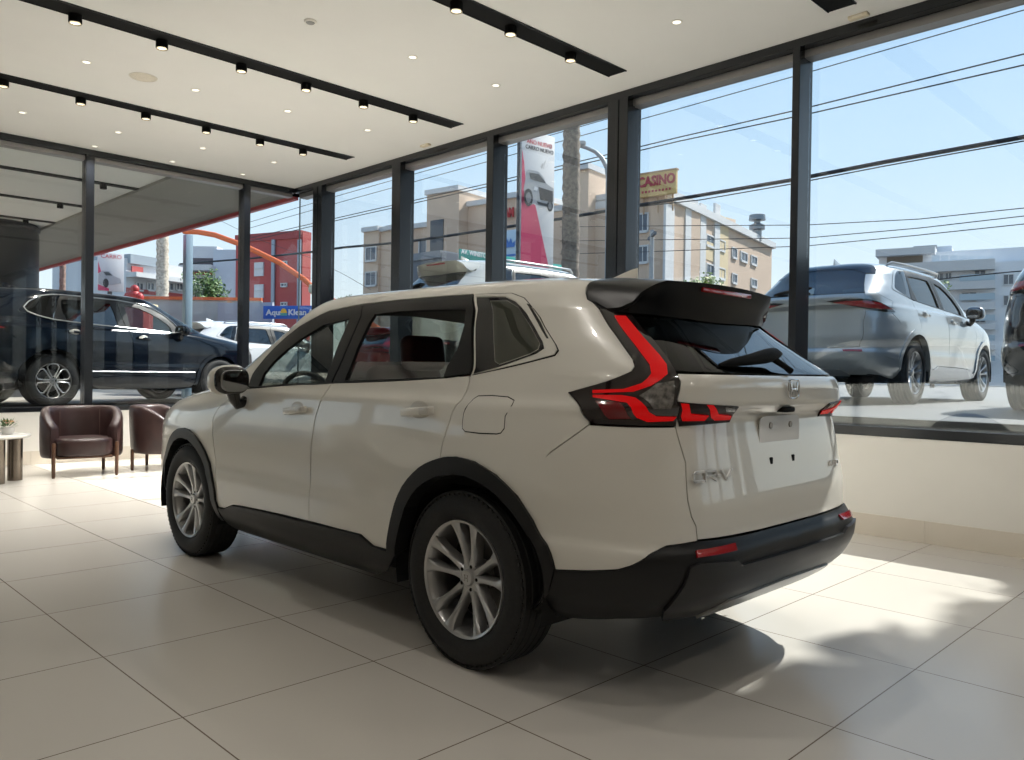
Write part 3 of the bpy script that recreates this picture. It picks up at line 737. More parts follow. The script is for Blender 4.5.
    # mirrors
    for sd in (-1, 1):
        bm = bmesh.new()
        vs = bmesh.ops.create_uvsphere(bm, u_segments=28, v_segments=16, radius=1)['verts']
        for v in vs:
            x, y, z = v.co
            z = math.copysign(abs(z) ** .75, z); x = math.copysign(abs(x) ** .75, x)
            if y < 0: y *= .55
            v.co = (x * .108, y * .10, z * .084 - .012 * x * sd)
        bmesh.ops.recalc_face_normals(bm, faces=bm.faces)
        mh = bm_obj('door_mirror', bm, PAINT, t, True, 60); mh.location = (sd * 1.022, 4.385 - ORG[1], 1.160)
        bm = bmesh.new()
        vs = bmesh.ops.create_uvsphere(bm, u_segments=28, v_segments=12, radius=1)['verts']
        for v in vs:
            x, y, z = v.co; z = math.copysign(abs(z) ** .7, z); x = math.copysign(abs(x) ** .7, x); v.co = (x * .103, y * .035, z * .080)
        bezel = bm_obj('mirror_bezel', bm, GLOSSB, mh, True, 60); bezel.location = (-sd * .004, -.048, -.004)
        bm = bmesh.new()
        vs = bmesh.ops.create_uvsphere(bm, u_segments=24, v_segments=10, radius=1)['verts']
        for v in vs:
            x, y, z = v.co; z = math.copysign(abs(z) ** .65, z); x = math.copysign(abs(x) ** .65, x); v.co = (x * .084, y * .005, z * .063)
        mg = bm_obj('mirror_glass', bm, mat('mirror_silver', (.35, .36, .38), .03, 1.0), mh, True, 60); mg.location = (-sd * .006, -.081, -.006)
        bm = bmesh.new(); tube_bm(bm, [(-sd * .03, 0, -.05), (-sd * .045, .005, -.11), (-sd * .065, .01, -.150), (-sd * .12, .02, -.125)], [.044, .036, .024, .034], 14)
        bmesh.ops.recalc_face_normals(bm, faces=bm.faces); bm_obj('mirror_stalk', bm, GLOSSB, mh, True, 60)
    # wiper
    bm = bmesh.new(); tube_bm(bm, [(-.43, 1.575 - ORG[1], 1.262), (-.36, 1.565 - ORG[1], 1.272), (-.24, 1.560 - ORG[1], 1.285), (-.10, 1.560 - ORG[1], 1.303), (-.02, 1.565 - ORG[1], 1.312), (.045, 1.57 - ORG[1], 1.316)], [.006, .016, .022, .030, .028, .010], 12)
    bmesh.ops.recalc_face_normals(bm, faces=bm.faces); wo = bm_obj('rear_wiper', bm, M_BLACK, t, True, 60)
    bm = bmesh.new(); tube_bm(bm, [(-.05, 1.555 - ORG[1], 1.295), (.01, 1.530 - ORG[1], 1.262), (.04, 1.520 - ORG[1], 1.244)], [.014, .012, .014], 10); bmesh.ops.recalc_face_normals(bm, faces=bm.faces); bm_obj('wiper_arm', bm, M_BLACK, wo, True, 60)
    # emblem: an H inside a rounded frame
    em = thing_part('emblem', t, (0, 1.487 - ORG[1], 1.172))
    # number plate place: clear film, four holes
    bm = bmesh.new()
    pf = []
    for k in range(24):
        a = 2 * PI * k / 24; pf.append((.172 * math.copysign(abs(math.cos(a)) ** .25, math.cos(a)), .078 * math.copysign(abs(math.sin(a)) ** .25, math.sin(a))))
    prism(bm, pf, .004, Matrix.Translation((0, 1.548 - ORG[1] - .006, .985)) @ Matrix.Rotation(-PI / 2, 4, 'X') @ Matrix.Rotation(0, 4, 'Z'))
    plt = bm_obj('plate_panel', bm, mat('plate_film', (.88, .89, .90), .10, coat=1), t)
    for hx, hz in ((-.085, .065), (.085, .065)):
        lathe('plate_screw', [(0, -.003), (.012, -.003), (.014, .003)], mat('screw_grey', (.32, .30, .28), .4, .4), plt, 14, 'Y', (hx, 1.548 - ORG[1] - .008, .985 + hz * .6))
    for hx in (-.095, .095): bx('clip_hole', (hx, 1.538 - ORG[1], .882), (.026, .02, .030), M_BLACK, t, .004)
    bx('camera_pod', (.0, 1.522 - ORG[1], 1.088), (.085, .05, .022), M_BLACK, t, .008)
    # name letters and the small mark on the right
    # raised lettering drawn as flat strokes
    GL = {'C': [[(.082, .05), (.014, .05), (0, .040), (0, .010), (.014, 0), (.082, 0)]], 'R': [[(0, 0), (0, .05), (.070, .05), (.080, .042), (.080, .031), (.070, .023), (.012, .023)], [(.045, .023), (.084, 0)]],
          '-': [[(0, .023), (.020, .023)]], 'V': [[(0, .05), (.042, 0), (.084, .05)]], 'A': [[(0, 0), (.035, .05), (.07, 0)], [(.016, .018), (.054, .018)]], 'W': [[(0, .05), (.022, 0), (.044, .042), (.066, 0), (.088, .05)]],
          'D': [[(0, 0), (0, .05), (.055, .05), (.07, .038), (.07, .012), (.055, 0), (0, 0)]]}
    for word, u0, v0, sd, k_, sw, nm in (('CR-V', 2.484, .858, -1, .68, .014, 'model_letters'), ('AWD', 2.53, .835, 1, .42, .010, 'drive_letters')):
        P_, N_ = SN(u0, v0, sd); bm = bmesh.new(); x0 = 0; adv = {'-': .034}
        tot = sum(adv.get(c, .096) for c in word) - .012
        for c in word:
            for st in GL[c]:
                for (ax, az), (bx_, bz) in zip(st[:-1], st[1:]):
                    L = math.hypot(bx_ - ax, bz - az); box(bm, ((x0 + (ax + bx_) / 2 - tot / 2) * k_, 0, ((az + bz) / 2 - .025) * k_), ((L + sw * .8) * k_, .008, sw * k_), .0015, (0, -math.atan2(bz - az, bx_ - ax), 0), 1)
            x0 += adv.get(c, .096)
        o = bm_obj(nm, bm, mat('letter_silver', (.85, .85, .85), .3, .8), t); o.location = tuple(P_ + N_ * .004 - ORG); o.rotation_euler = (0, 0, math.atan2(N_[0], -N_[1]))
    # shark fin
    bm = bmesh.new(); fr = []
    for k, (yy, zt, hw) in enumerate(((2.27, .062, .004), (2.30, .058, .010), (2.36, .040, .018), (2.42, .020, .022), (2.48, .002, .010))):
        zb = 1.668; fr.append([bm.verts.new((sx * hw * wf, yy - ORG[1], zb + zt * hf)) for sx, wf, hf in ((-1, 1.6, -.25), (-1, .9, .4), (-1, .25, .95), (1, .25, .95), (1, .9, .4), (1, 1.6, -.25))])
    for i in range(4):
        for j in range(5): bm.faces.new((fr[i][j], fr[i][j + 1], fr[i + 1][j + 1], fr[i + 1][j]))
    bm.faces.new(fr[0][::-1]); bm.faces.new(fr[-1]); bmesh.ops.recalc_face_normals(bm, faces=bm.faces)
    bm_obj('roof_antenna', bm, PAINT, t, True, 40)
    # exhaust, axle, floor pan
    tube('exhaust_pipe', [(-.52, 2.05 - ORG[1], .32), (-.52, 1.95 - ORG[1], .33), (-.52, 1.80 - ORG[1], .34)], .026, mat('exhaust_steel', (.2, .19, .18), .35, .9), t, 16)
    bm = bmesh.new(); box(bm, (0, 3.9 - ORG[1], .27), (1.40, 3.6, .06), .01); box(bm, (0, 1.95 - ORG[1], .40), (1.20, .5, .12), .02)
    bm_obj('floor_pan', bm, mat('underbody', (.010, .010, .010), .9), t, True)
    bm = bmesh.new(); tube_bm(bm, [(-.8, 2.476 - ORG[1], .34), (.8, 2.476 - ORG[1], .34)], .04, 10); tube_bm(bm, [(-.8, 5.174 - ORG[1], .34), (.8, 5.174 - ORG[1], .34)], .03, 10)
    bm_obj('axles', bm, mat('underbody', (.010, .010, .010), .9), t, True)
    for cy in (2.476, 5.174):
        for sd in (-1, 1):
            bm = bmesh.new(); n = 24; rings = []
            for x in (.905, .60):
                rings.append([bm.verts.new((sd * x, cy - ORG[1] + .455 * math.cos(PI * (k / n * 1.16 - .08)), .37 + .425 * math.sin(PI * (k / n * 1.16 - .08)))) for k in range(n + 1)])
            for k in range(n): bm.faces.new((rings[0][k], rings[0][k + 1], rings[1][k + 1], rings[1][k]))
            bm.faces.new(rings[1])
            bm_obj('wheel_liner', bm, mat('liner_black', (.007, .007, .007), .95), t)
    for cy in (5.174, 2.476):
        for sd in (-1, 1): wheel('wheel', t, sd * (.933 - .1125 - .012), cy - ORG[1], sd)
    # ---- cabin
    def seat(name, x, y):
        bm = bmesh.new(); box(bm, (0, 0, 0), (.50, .52, .16), .06, seg=3); st = bm_obj(name, bm, FABR, t, True, 60); st.location = (x, y - ORG[1], .62)
        bm = bmesh.new(); box(bm, (0, -.27, .33), (.48, .13, .62), .055, (math.radians(-14), 0, 0), 3); bm_obj('seat_back', bm, FABR, st, True, 60)
        bm = bmesh.new(); box(bm, (0, -.37, .70), (.27, .10, .19), .045, (math.radians(-8), 0, 0), 3); bm_obj('head_rest', bm, FABR, st, True, 60)
    seat('driver_seat', -.38, 3.78); seat('passenger_seat', .38, 3.78)
    bm = bmesh.new(); box(bm, (0, 0, 0), (1.32, .50, .16), .05, seg=3); st = bm_obj('rear_bench', bm, FABR, t, True, 60); st.location = (0, 3.02 - ORG[1], .64)
    bm = bmesh.new(); box(bm, (0, -.30, .30), (1.30, .13, .58), .05, (math.radians(-18), 0, 0), 3); bm_obj('bench_back', bm, FABR, st, True, 60)
    for hx in (-.42, 0, .42):
        bm = bmesh.new(); box(bm, (hx, -.42, .60), (.26, .09, .16), .04, seg=3); bm_obj('head_rest', bm, FABR, st, True, 60)
    bm = bmesh.new(); box(bm, (0, 4.86 - ORG[1], .97), (1.45, .44, .24), .07, seg=3); box(bm, (0, 4.62 - ORG[1], .78), (.34, .7, .22), .05)
    bm_obj('dashboard', bm, INNER, t, True, 60)
    ring = [Vector((-.38 + .185 * math.cos(a), 4.58 - ORG[1] - .07 * math.sin(a) * -1, 1.03 + .17 * math.sin(a))) for a in [2 * PI * k / 28 for k in range(29)]]
    sw = tube('steering_wheel', ring, .016, INNER, t, 8)
    bm = bmesh.new(); box(bm, (-.38, 4.60 - ORG[1], 1.03), (.34, .03, .05), .01); box(bm, (-.38, 4.68 - ORG[1], 1.02), (.08, .2, .08), .02); bm_obj('wheel_spokes', bm, INNER, sw, True)
    panel('door_lining', BELT[:] + [(1.0, .86), (.7, .70), (.62, .46), (-.58, .42), (-.60, .7)], INNER, t, off=-.06, rim=.0, inset=0, sides=(-1, 1))
    panel('headliner', [(-1.3, 1.60), (1.95, 1.60), (2.2, 1.64), (UR, 1.66), (UR, 1.88), (-UF, 1.88), (-UF, 1.66)], HEADL, t, off=-.07, rim=0, inset=0, merge=True)
    panel('pillar_lining', [(1.15, 1.21), (1.36, 1.56), (1.47, 1.545), (1.30, 1.23)], HEADL, t, off=-.03, rim=0, inset=0, sides=(-1, 1))
    bm = bmesh.new(); box(bm, (0, 2.35 - ORG[1], .74), (1.50, 1.1, .04), .01); bm_obj('boot_floor', bm, INNER, t)
    return t

def thing_part(name, parent, loc):
    """raised emblem: rounded frame with an upright H"""
    bm = bmesh.new(); n = 32; pts = []
    for k in range(n + 1):
        a = 2 * PI * k / n; pts.append(Vector((.046 * math.copysign(abs(math.cos(a)) ** .5, math.cos(a)) * (1 + .08 * math.sin(a)), 0, .038 * math.copysign(abs(math.sin(a)) ** .6, math.sin(a)))))
    tube_bm(bm, pts, .0035, 8, False)
    for sx in (-1, 1):
        box(bm, (sx * .024, -.002, .0), (.0095, .006, .060), .002, (0, sx * .14, 0))
    box(bm, (0, -.002, -.002), (.040, .006, .011), .002)
    bmesh.ops.recalc_face_normals(bm, faces=bm.faces)
    o = bm_obj(name, bm, CHROME, parent, True, 40); o.location = loc; return o
CAR = make_car()

IN2 = copy_tree(CAR); IN2.location = (-1.02, 5.25, 0); IN2.rotation_euler = (0, 0, PI); tag(IN2, 'white SUV parked indoors facing the other way, seen only mirrored in the right glass', 'car')

# ================================================================== armchairs, side table, vase
LEATH = mat('brown_leather', (.034, .017, .016), .36, noise=(9, .25), bump=(160, .12))
SEAM = mat('leather_seam', (.10, .06, .05), .6)
WOODL = mat('walnut_leg', (.09, .042, .022), .4, noise=(30, .3))
def armchair(lab, loc, rz):
    t = thing('tub_armchair', lab, 'armchair', loc, rz, 'brown leather tub armchairs')   # faces -Y
    # wrap-round back: thick curved wall, lower at the arms
    bm = bmesh.new(); n = 30; rings = []
    for k in range(n + 1):
        a = math.radians(-128 + 256 * k / n); q = abs(-128 + 256 * k / n)
        top = .77 - .22 * max(0, (q - 58) / 70) ** 1.7; R = .375; bot = .20
        cx, cy = math.sin(a), math.cos(a); fl = .02 * math.cos(a)
        px, py = cx * R * 1.05, cy * R * .92
        if q > 90: py = cy * R * .78
        nx, ny = cx, cy; h = top - bot; ring = []
        for i in range(16):
            b_ = 2 * PI * i / 16; ex = math.copysign(abs(math.cos(b_)) ** .5, math.cos(b_)) * .062; ez = math.copysign(abs(math.sin(b_)) ** .35, math.sin(b_)) * h / 2
            w_ = ex + fl * (ez / h) * 1.6
            ring.append(bm.verts.new((px + nx * w_, py + ny * w_, bot + h / 2 + ez)))
        rings.append(ring)
    for i in range(n):
        for j in range(16): bm.faces.new((rings[i][j], rings[i][(j + 1) % 16], rings[i + 1][(j + 1) % 16], rings[i + 1][j]))
    bm.faces.new(rings[0]); bm.faces.new(rings[-1][::-1]); bmesh.ops.recalc_face_normals(bm, faces=bm.faces)
    bo = bm_obj('backrest', bm, LEATH, t, True, 70)
    for q in (-42, 42):
        a = math.radians(q); pts = []
        for z in (.40, .5, .62, .73): pts.append((math.sin(a) * (.375 * 1.05 - .066), math.cos(a) * (.375 * .92 - .066), z))
        tube('seam', pts, .0035, SEAM, bo, 6)
    bm = bmesh.new(); n = 40; prof = [(.0, .225), (.90, .225), (.98, .24), (1.0, .27), (1.0, .37), (.985, .40), (.93, .42), (.75, .428), (0, .432)]
    rg = []
    for r_, z in prof:
        if r_ == 0: rg.append([bm.verts.new((0, -.02, z))]); continue
        rg.append([bm.verts.new((r_ * .325 * math.copysign(abs(math.cos(2 * PI * k / n)) ** .75, math.cos(2 * PI * k / n)), -.06 + r_ * .335 * math.copysign(abs(math.sin(2 * PI * k / n)) ** .8, math.sin(2 * PI * k / n)), z)) for k in range(n)])
    for i in range(len(rg) - 1):
        A, B = rg[i], rg[i + 1]
        for k in range(n):
            k2 = (k + 1) % n
            if len(A) == 1: bm.faces.new((A[0], B[k2], B[k]))
            elif len(B) == 1: bm.faces.new((A[k], A[k2], B[0]))
            else: bm.faces.new((A[k], A[k2], B[k2], B[k]))
    bmesh.ops.recalc_face_normals(bm, faces=bm.faces)
    bm_obj('seat_cushion', bm, LEATH, t, True, 60)
    for sx in (-1, 1):
        for y, zt in ((-.345, .37), (.30, .24)):
            bm = bmesh.new(); lathe_bm(bm, [(0, 0), (.016, 0), (.020, .03), (.022, zt), (.018, zt + .012), (0, zt + .014)], 14)
            o = bm_obj('leg', bm, WOODL, t, True, 50); o.location = (sx * (.335 if y < 0 else .28), y, 0)
    bm = bmesh.new(); box(bm, (0, -.02, .213), (.60, .58, .024), .01); bm_obj('seat_frame', bm, WOODL, t, True)
    return t
armchair('brown leather tub armchair in full view beside the small marble-topped table', (2.98, 9.92, 0), math.radians(-10)).scale = (.93, .93, 1)
armchair('brown leather tub armchair half hidden behind the white SUV front wheel arch', (3.90, 9.92, 0), math.radians(52)).scale = (.93, .93, 1)
t = thing('side_table', 'low round white-topped side table on polished steel columns at the far left edge', 'side table', (2.02, 9.72, 0))
lathe('table_top', [(0, .470), (.37, .470), (.385, .478), (.385, .492), (.375, .498), (0, .498)], mat('white_marble', (.72, .70, .66), .2, noise=(5, .08)), t, 48)
for k, (x, y) in enumerate(((.26, .06), (.05, -.15), (-.2, .12))):
    o = lathe('column', [(0, 0), (.072, 0), (.072, .469), (0, .469)], mat('column_steel', (.20, .17, .14), .22, .85), t, 28); o.location = (x, y, 0)
t = thing('flower_vase', 'small white bowl of pink and cream flowers on the side table', 'flowers', (2.19, 9.70, .498))
lathe('bowl', [(0, 0), (.045, 0), (.060, .02), (.065, .06), (.060, .075), (.055, .06), (0, .05)], mat('white_ceramic', (.75, .73, .70), .2), t, 28)
rs = random.Random(3)
leaf = bmesh.new()
for i in range(46):
    a = rs.uniform(0, 2 * PI); e_ = rs.uniform(.1, 1.2); d = Vector((math.cos(a) * math.cos(e_), math.sin(a) * math.cos(e_), math.sin(e_))); p = Vector((0, 0, .07)) + d * rs.uniform(.05, .10)
    s_ = Vector((-math.sin(a), math.cos(a), 0)) * .012
    v = [leaf.verts.new(q) for q in (p - d * .03, p + s_, p + d * .035, p - s_)]; leaf.faces.new(v)
bm_obj('leaves', leaf, mat('flower_leaf', (.06, .12, .03), .5), t)
for i in range(13):
    a = rs.uniform(0, 2 * PI); e_ = rs.uniform(.5, 1.5); p = Vector((math.cos(a) * math.cos(e_) * .085, math.sin(a) * math.cos(e_) * .085, .085 + math.sin(e_) * .055))
    bm = bmesh.new()
    for k in range(7):
        M = Matrix.Translation(p) @ Matrix.Rotation(a, 4, 'Z') @ Matrix.Rotation(k * .9, 4, 'Z')
        v = [bm.verts.new(M @ Vector(q)) for q in ((0, 0, 0), (.014, .008, .010), (.022, 0, .016), (.014, -.008, .010))]; bm.faces.new(v)
    bmesh.ops.create_icosphere(bm, subdivisions=1, radius=.008, matrix=Matrix.Translation(p + Vector((0, 0, .008))))
    bm_obj('blossom', bm, mat(('blossom_pink', 'blossom_cream', 'blossom_orange')[i % 3], ((.62, .30, .24), (.75, .66, .48), (.70, .36, .14))[i % 3], .6), t)
t = thing('remote_control', 'small dark handset lying on the left of the side table', 'handset', (1.93, 9.62, .498), .4)
bx('body', (0, 0, .010), (.05, .15, .018), M_BLACK, t, .006)
bx('button_pad', (0, .01, .0195), (.032, .09, .003), mat('button_grey', (.12, .12, .13), .5), t, .001)

# ================================================================== the cars parked outside
SILVER = mat('silver_paint', (.47, .49, .49), .25, .25, coat=1)
NAVY = mat('dark_navy_paint', (.003, .006, .012), .12, coat=.25, spec=.3)
BLACKP = mat('black_paint', (.008, .009, .011), .14, coat=1)
WHITEP = mat('white_paint', (.78, .78, .77), .22, coat=1)
CREAMP = mat('light_champagne_paint', (.62, .61, .55), .22, .1, coat=1)
TINT = glass_mat('car_glass_tinted', (.10, .13, .15), .13)
NODROP = ('model_letters', 'drive_letters', 'emblem', 'plate_panel', 'clip_hole', 'quarter_vent', 'fuel_door', 'fuel_door_joint', 'camera_pod')
LAMPS = {'wedge': [(2.72, 1.150), (2.50, 1.170), (2.20, 1.165), (2.02, 1.125), (1.80, 1.030), (2.02, 1.025), (2.25, 1.045), (2.50, 1.10)],
         'band': [(UR - .02, 1.150), (2.6, 1.165), (2.25, 1.20), (2.02, 1.175), (1.93, 1.10), (1.98, 1.06), (2.25, 1.075), (2.6, 1.10), (UR - .02, 1.11)]}
def far_suv(label, rear, heading, paint, scale=(1.02, 1.03, 1.06), lamps='wedge', rails=True, low=None, style='ten', group='cars parked outside the windows', clear=False, chrome=False, zg=None, keep_spoiler=True):
    """copy of the car in another paint with its own lamps; rear = middle of the tail on the ground, heading = direction of the nose"""
    h = math.radians(heading); d = Vector((math.cos(h), math.sin(h), 0))
    sw = {'pearl_white_paint': paint, 'spoiler_black': paint}
    sw['car_glass_privacy'] = TINT; sw['car_glass_quarter'] = TINT; sw['car_glass_half'] = TINT
    if not clear: sw['car_glass_clear'] = TINT
    if low: sw['black_cladding'] = low; sw['bumper_grey_plastic'] = low
    drop = NODROP + (() if keep_spoiler else ('roof_spoiler', 'brake_light_strip')) + (('wheel',) if style != 'ten' else ()) + (('tail_lamp', 'inner_tail_lamp') if lamps else ())
    t = copy_tree(CAR, None, sw, drop)
    t['label'] = label; t['group'] = group; t['category'] = 'car'
    o = Vector(rear) + d * 2.35 * scale[1]
    if zg is None: zg = gz(o.x, o.y)
    t.location = (o.x, o.y, zg); t.rotation_euler = (0, 0, h - PI / 2); t.scale = scale
    if lamps:
        for sd in (-1, 1):
            panel('rear_corner', TLOUT, paint, t, sides=(sd,), inset=.001, du=.03)
            lb = panel('tail_lamp', LAMPS[lamps], LAMPBODY, t, off=.006, inset=0, rim=.01, sides=(sd,), du=.02)
            L = LAMPS[lamps]; c = np.mean(L, 0)
            panel('light_guide', [tuple(c + (np.array(p) - c) * np.array([.86, .62])) for p in L], mat('lamp_red_unlit', (.42, .012, .02), .1, coat=1), lb, off=.010, inset=0, rim=.003, sides=(sd,), du=.02)
    if style != 'ten':
        for cy in (5.174, 2.476):
            for sd in (-1, 1): wheel('wheel', t, sd * (.933 - .1125 - .012), cy - ORG[1], sd, style)
    if rails:
        for sd in (-1, 1):
            P = [SN(uy(y, 1.61), 1.615, sd) for y in (2.35, 2.42, 2.7, 3.1, 3.5, 3.9, 4.02)]
            tube('roof_rail', [tuple(p + n * (.012 if i in (0, 6) else .05) - ORG) for i, (p, n) in enumerate(P)], .016, CHROME if chrome else mat('rail_silver', (.5, .5, .5), .3, .7), t, 8)
    if chrome:
        for sd in (-1, 1):
            pts = [SN(u, v, sd) for u, v in [(-.60, 1.112)] + BELT[1:] + [(1.40, 1.25), (1.60, 1.30), (1.72, 1.36), (1.74, 1.44), (1.66, 1.53), (1.5, 1.56), (1.36, 1.567), (1.065, 1.568), (.679, 1.568), (.299, 1.562), (-.213, 1.530), (-.5, 1.503), (-.78, 1.470), (-.96, 1.425), (-1.03, 1.36), (-1.02, 1.30), (-.96, 1.225)]]
            tube('chrome_window_line', [tuple(p + n * .006 - ORG) for p, n in pts], .009, mat('satin_trim', (.42, .43, .44), .35, .9), t, 6)
            pts = [SN(u, v, sd) for u, v in [(-.55, .50), (0.06, .50), (.6, .50)]]
            tube('chrome_sill_line', [tuple(p + n * .008 - ORG) for p, n in pts], .009, mat('satin_trim', (.42, .43, .44), .35, .9), t, 6)
    return t
far_suv('silver grey SUV with wedge tail lamps parked outside the two right-hand window bays', (9.45, 4.42, 0), 0, SILVER, (1.045, 1.05, 1.075), 'wedge', True, SILVER, group='', keep_spoiler=False)
far_suv('black SUV cut by the right edge of the photo, outside the last bay', (8.85, 1.32, 0), 0, BLACKP, (1.04, 1.03, 1.10), 'band', False, BLACKP, group='')
far_suv('pale champagne SUV with rear wiper, seen above the white SUV roof, left of the banner', (7.15, 9.12, 0), 0, CREAMP, (1.03, 1.04, 1.20), 'band', True, None, group='')
far_suv('black car whose roof shows above the white SUV roof behind the palm trunk', (8.75, 7.12, 0), 0, BLACKP, (.97, 1.0, 1.0), 'wedge', False, None, group='')
far_suv('dark navy SUV with chrome window line and looped spokes beyond the left glass', (2.24, 13.95, 0), 16.5, NAVY, (1.02, 1.16, 1.10), 'wedge', False, NAVY, style='petal', chrome=True, clear=True, zg=.60, group='')
far_suv('white car behind the dark navy SUV bonnet, near the red building', (7.25, 18.0, 0), 6, WHITEP, (1.0, 1.0, 1.02), 'wedge', True, WHITEP, zg=.62, group='')
far_suv('red car seen small through the white SUV front door window', (9.2, 13.6, 0), 0, mat('red_paint', (.35, .01, .012), .2, coat=1), (.96, .96, .92), 'wedge', False, None, zg=.62, group='')
for o in SC.objects:
    if o.get('group') == '': del o['group']

# ================================================================== street and buildings
PINK = mat('stucco_pink', (.60, .45, .34), .85, noise=(.6, .04)); YEL = mat('stucco_yellow', (.68, .54, .34), .85, noise=(.6, .04)); TRIMW = mat('stucco_white', (.62, .62, .62), .8, noise=(.8, .03))
WINB = mat('window_blue', (.055, .075, .11), .1, spec=.8); BRICKR = mat('render_red', (.42, .085, .08), .85, noise=(.5, .06)); WHT = mat('render_white', (.62, .62, .64), .8, noise=(.5, .04)); GREYB = mat('render_grey', (.16, .17, .19), .8, noise=(.5, .05))
class Facade:
    """vertical wall plane through two ground points; reads points of the wall off sight lines"""
    def __init__(s, A, B, org):
        s.A = Vector((A.x, A.y, 0)); s.B = Vector((B.x, B.y, 0)); s.t = (s.B - s.A).normalized(); s.n = Vector((s.t.y, -s.t.x, 0))
        if s.n.dot(s.A - EYE) > 0: s.n = -s.n
        s.org = Vector(org); s.ang = math.atan2(s.t.y, s.t.x)
    def sz(s, x, y):
        r = ray(x, y); k = (s.A - EYE).dot(s.n) / r.dot(s.n); p = EYE + r * k
        return (p - s.A).dot(s.t), p.z
    def box(s, bm, s0, s1, z0, z1, out, thick):
        """box from s0..s1 along, z0..z1, front face 'out' metres proud of the wall"""
        c = s.A + s.t * ((s0 + s1) / 2) + s.n * (out - thick / 2); c.z = (z0 + z1) / 2
        box(bm, c - s.org, (abs(s1 - s0), thick, abs(z1 - z0)), 0, (0, 0, s.ang))
    def part(s, name, m, parent, px, out, thick):
        (a, z1), (b_, z0) = s.sz(px[0], px[1]), s.sz(px[2], px[3])
        bm = bmesh.new(); s.box(bm, a, b_, z0, z1, out, thick); return bm_obj(name, bm, m, parent)
    def window(s, parent, px, m=WINB, frame=TRIMW, fw=.12, o=0.0):
        (a, z1), (b_, z0) = s.sz(px[0], px[1]), s.sz(px[2], px[3])
        bm = bmesh.new()
        s.box(bm, a - fw, a, z0 - fw, z1 + fw, .10 + o, .12); s.box(bm, b_, b_ + fw, z0 - fw, z1 + fw, .10 + o, .12); s.box(bm, a, b_, z1, z1 + fw, .10 + o, .12); s.box(bm, a, b_, z0 - fw * 1.6, z0, .14 + o, .16)
        s.box(bm, (a + b_) / 2 - .03, (a + b_) / 2 + .03, z0, z1, .06 + o, .06)
        f = bm_obj('window', bm, frame, parent); bm = bmesh.new(); s.box(bm, a, b_, z0, z1, .03 + o, .04); bm_obj('pane', bm, m, f)

# ---- the hotel: front wing and the receding right side
L_, C_, R_ = at(364, 300, 80), at(667, 300, 60), at(771, 300, 82)
org = (C_.x, C_.y, 0); t = thing('hotel_building', 'long pink and cream hotel with white pilasters behind the banner, palm trunk and rooftop sign', 'building', org)
F1 = Facade(L_, C_, org); F2 = Facade(C_, R_, org)
for (x0, x1, y, m, out) in ((366, 381, 232, PINK, .3), (381, 390, 231, PINK, 0), (390, 413, 230, PINK, .3), (413, 436, 228, PINK, 0), (436, 468, 197, PINK, 1.2), (468, 500, 206, PINK, 0), (500, 530, 199, PINK, 0), (530, 576, 214, PINK, 0), (575, 598, 175, PINK, 1.4), (598, 640, 200, PINK, 0), (640, 667.3, 197, PINK, .4)):
    (a, z1), (b_, _z) = F1.sz(x0, y), F1.sz(x1, y)
    bm = bmesh.new(); F1.box(bm, a, b_, .4, z1, out, 6 + out); w_ = bm_obj('wall', bm, m, t)
    bm = bmesh.new(); F1.box(bm, a - .1, b_ + .1, z1 - .1, z1 + .35, out + .25, 6); bm_obj('cornice', bm, TRIMW, w_)
zt = F2.sz(672, 201)[1]; L2 = (F2.B - F2.A).length
bm = bmesh.new(); F2.box(bm, 0, L2, .4, zt, 0, 7); sw_ = bm_obj('side_wall', bm, PINK, t)
bm = bmesh.new(); F2.box(bm, 0, L2 + .2, zt - .1, zt + .5, .35, 7.3); bm_obj('cornice', bm, TRIMW, sw_)
for x0, x1 in ((664, 672), (684, 689), (699, 704), (713.5, 718)):
    F2.part('pilaster', TRIMW, t, (x0 + .5, 203, x1 - .5, 300), .14, .2)
for x0, x1, y0, y1 in ((689, 699, 206, 300), (704, 713.5, 240, 262), (718, 727, 214, 300)): F2.part('yellow_bay', YEL, t, (x0, y0, x1, y1), .05, .1)
for px in ((369.5, 249, 379, 260), (369.5, 273.5, 379, 285), (420, 241, 433, 253.5), (592, 222, 607, 234.5), (592, 251, 607, 264.5), (641, 216, 650, 231), (641, 248, 650, 262), (540, 225, 548, 238), (540, 254, 548, 268), (396, 250, 403, 261)): F1.window(t, px, o=0.0 if 413 < px[0] < 436 or px[0] > 520 and px[0] < 639 else .42)
for px in ((695, 230, 699, 241), (706, 235, 713, 247), (718.5, 240, 724, 251), (732, 248, 736, 258), (740.5, 252, 746.5, 262), (751, 256, 756, 265), (695, 260, 699, 271), (706, 264, 713, 276), (718, 268, 724, 279), (732, 274, 736, 283), (751, 279, 756, 287)): F2.window(t, px)
F1.part('stair_glazing', mat('stair_dark', (.06, .07, .09), .3), t, (440, 223, 452, 268), 1.3, .1)
(a, z) = F2.sz(757, 232)
o = lathe('roof_vent', [(0, 0), (.45, 0), (.45, 1.0), (.75, 1.1), (.75, 1.5), (.3, 1.7), (.3, 1.9), (.8, 2.0), (.75, 2.5), (0, 2.6)], mat('vent_steel', (.25, .27, .29), .4, .6), t, 20); p = F2.A + F2.t * a; o.location = (p.x - org[0], p.y - org[1], zt)
o = bx('parapet_box', (0, 0, .7), (1.6, 1.4, 1.4), PINK, t, .03); p = F2.A + F2.t * (a - 3.5) - F2.n * 2; o.location = (p.x - org[0], p.y - org[1], zt + .3)
(a, z) = F1.sz(516, 219); s0 = F1.A + F1.t * a + F1.n * .3
text_obj('roof_letters', 'RAM', 1.15, mat('letters_red', (.55, .05, .05), .5), t, (s0.x - org[0], s0.y - org[1], F1.sz(516, 213)[1]), (PI / 2, 0, F1.ang), .15, .62, 'RIGHT', .02)
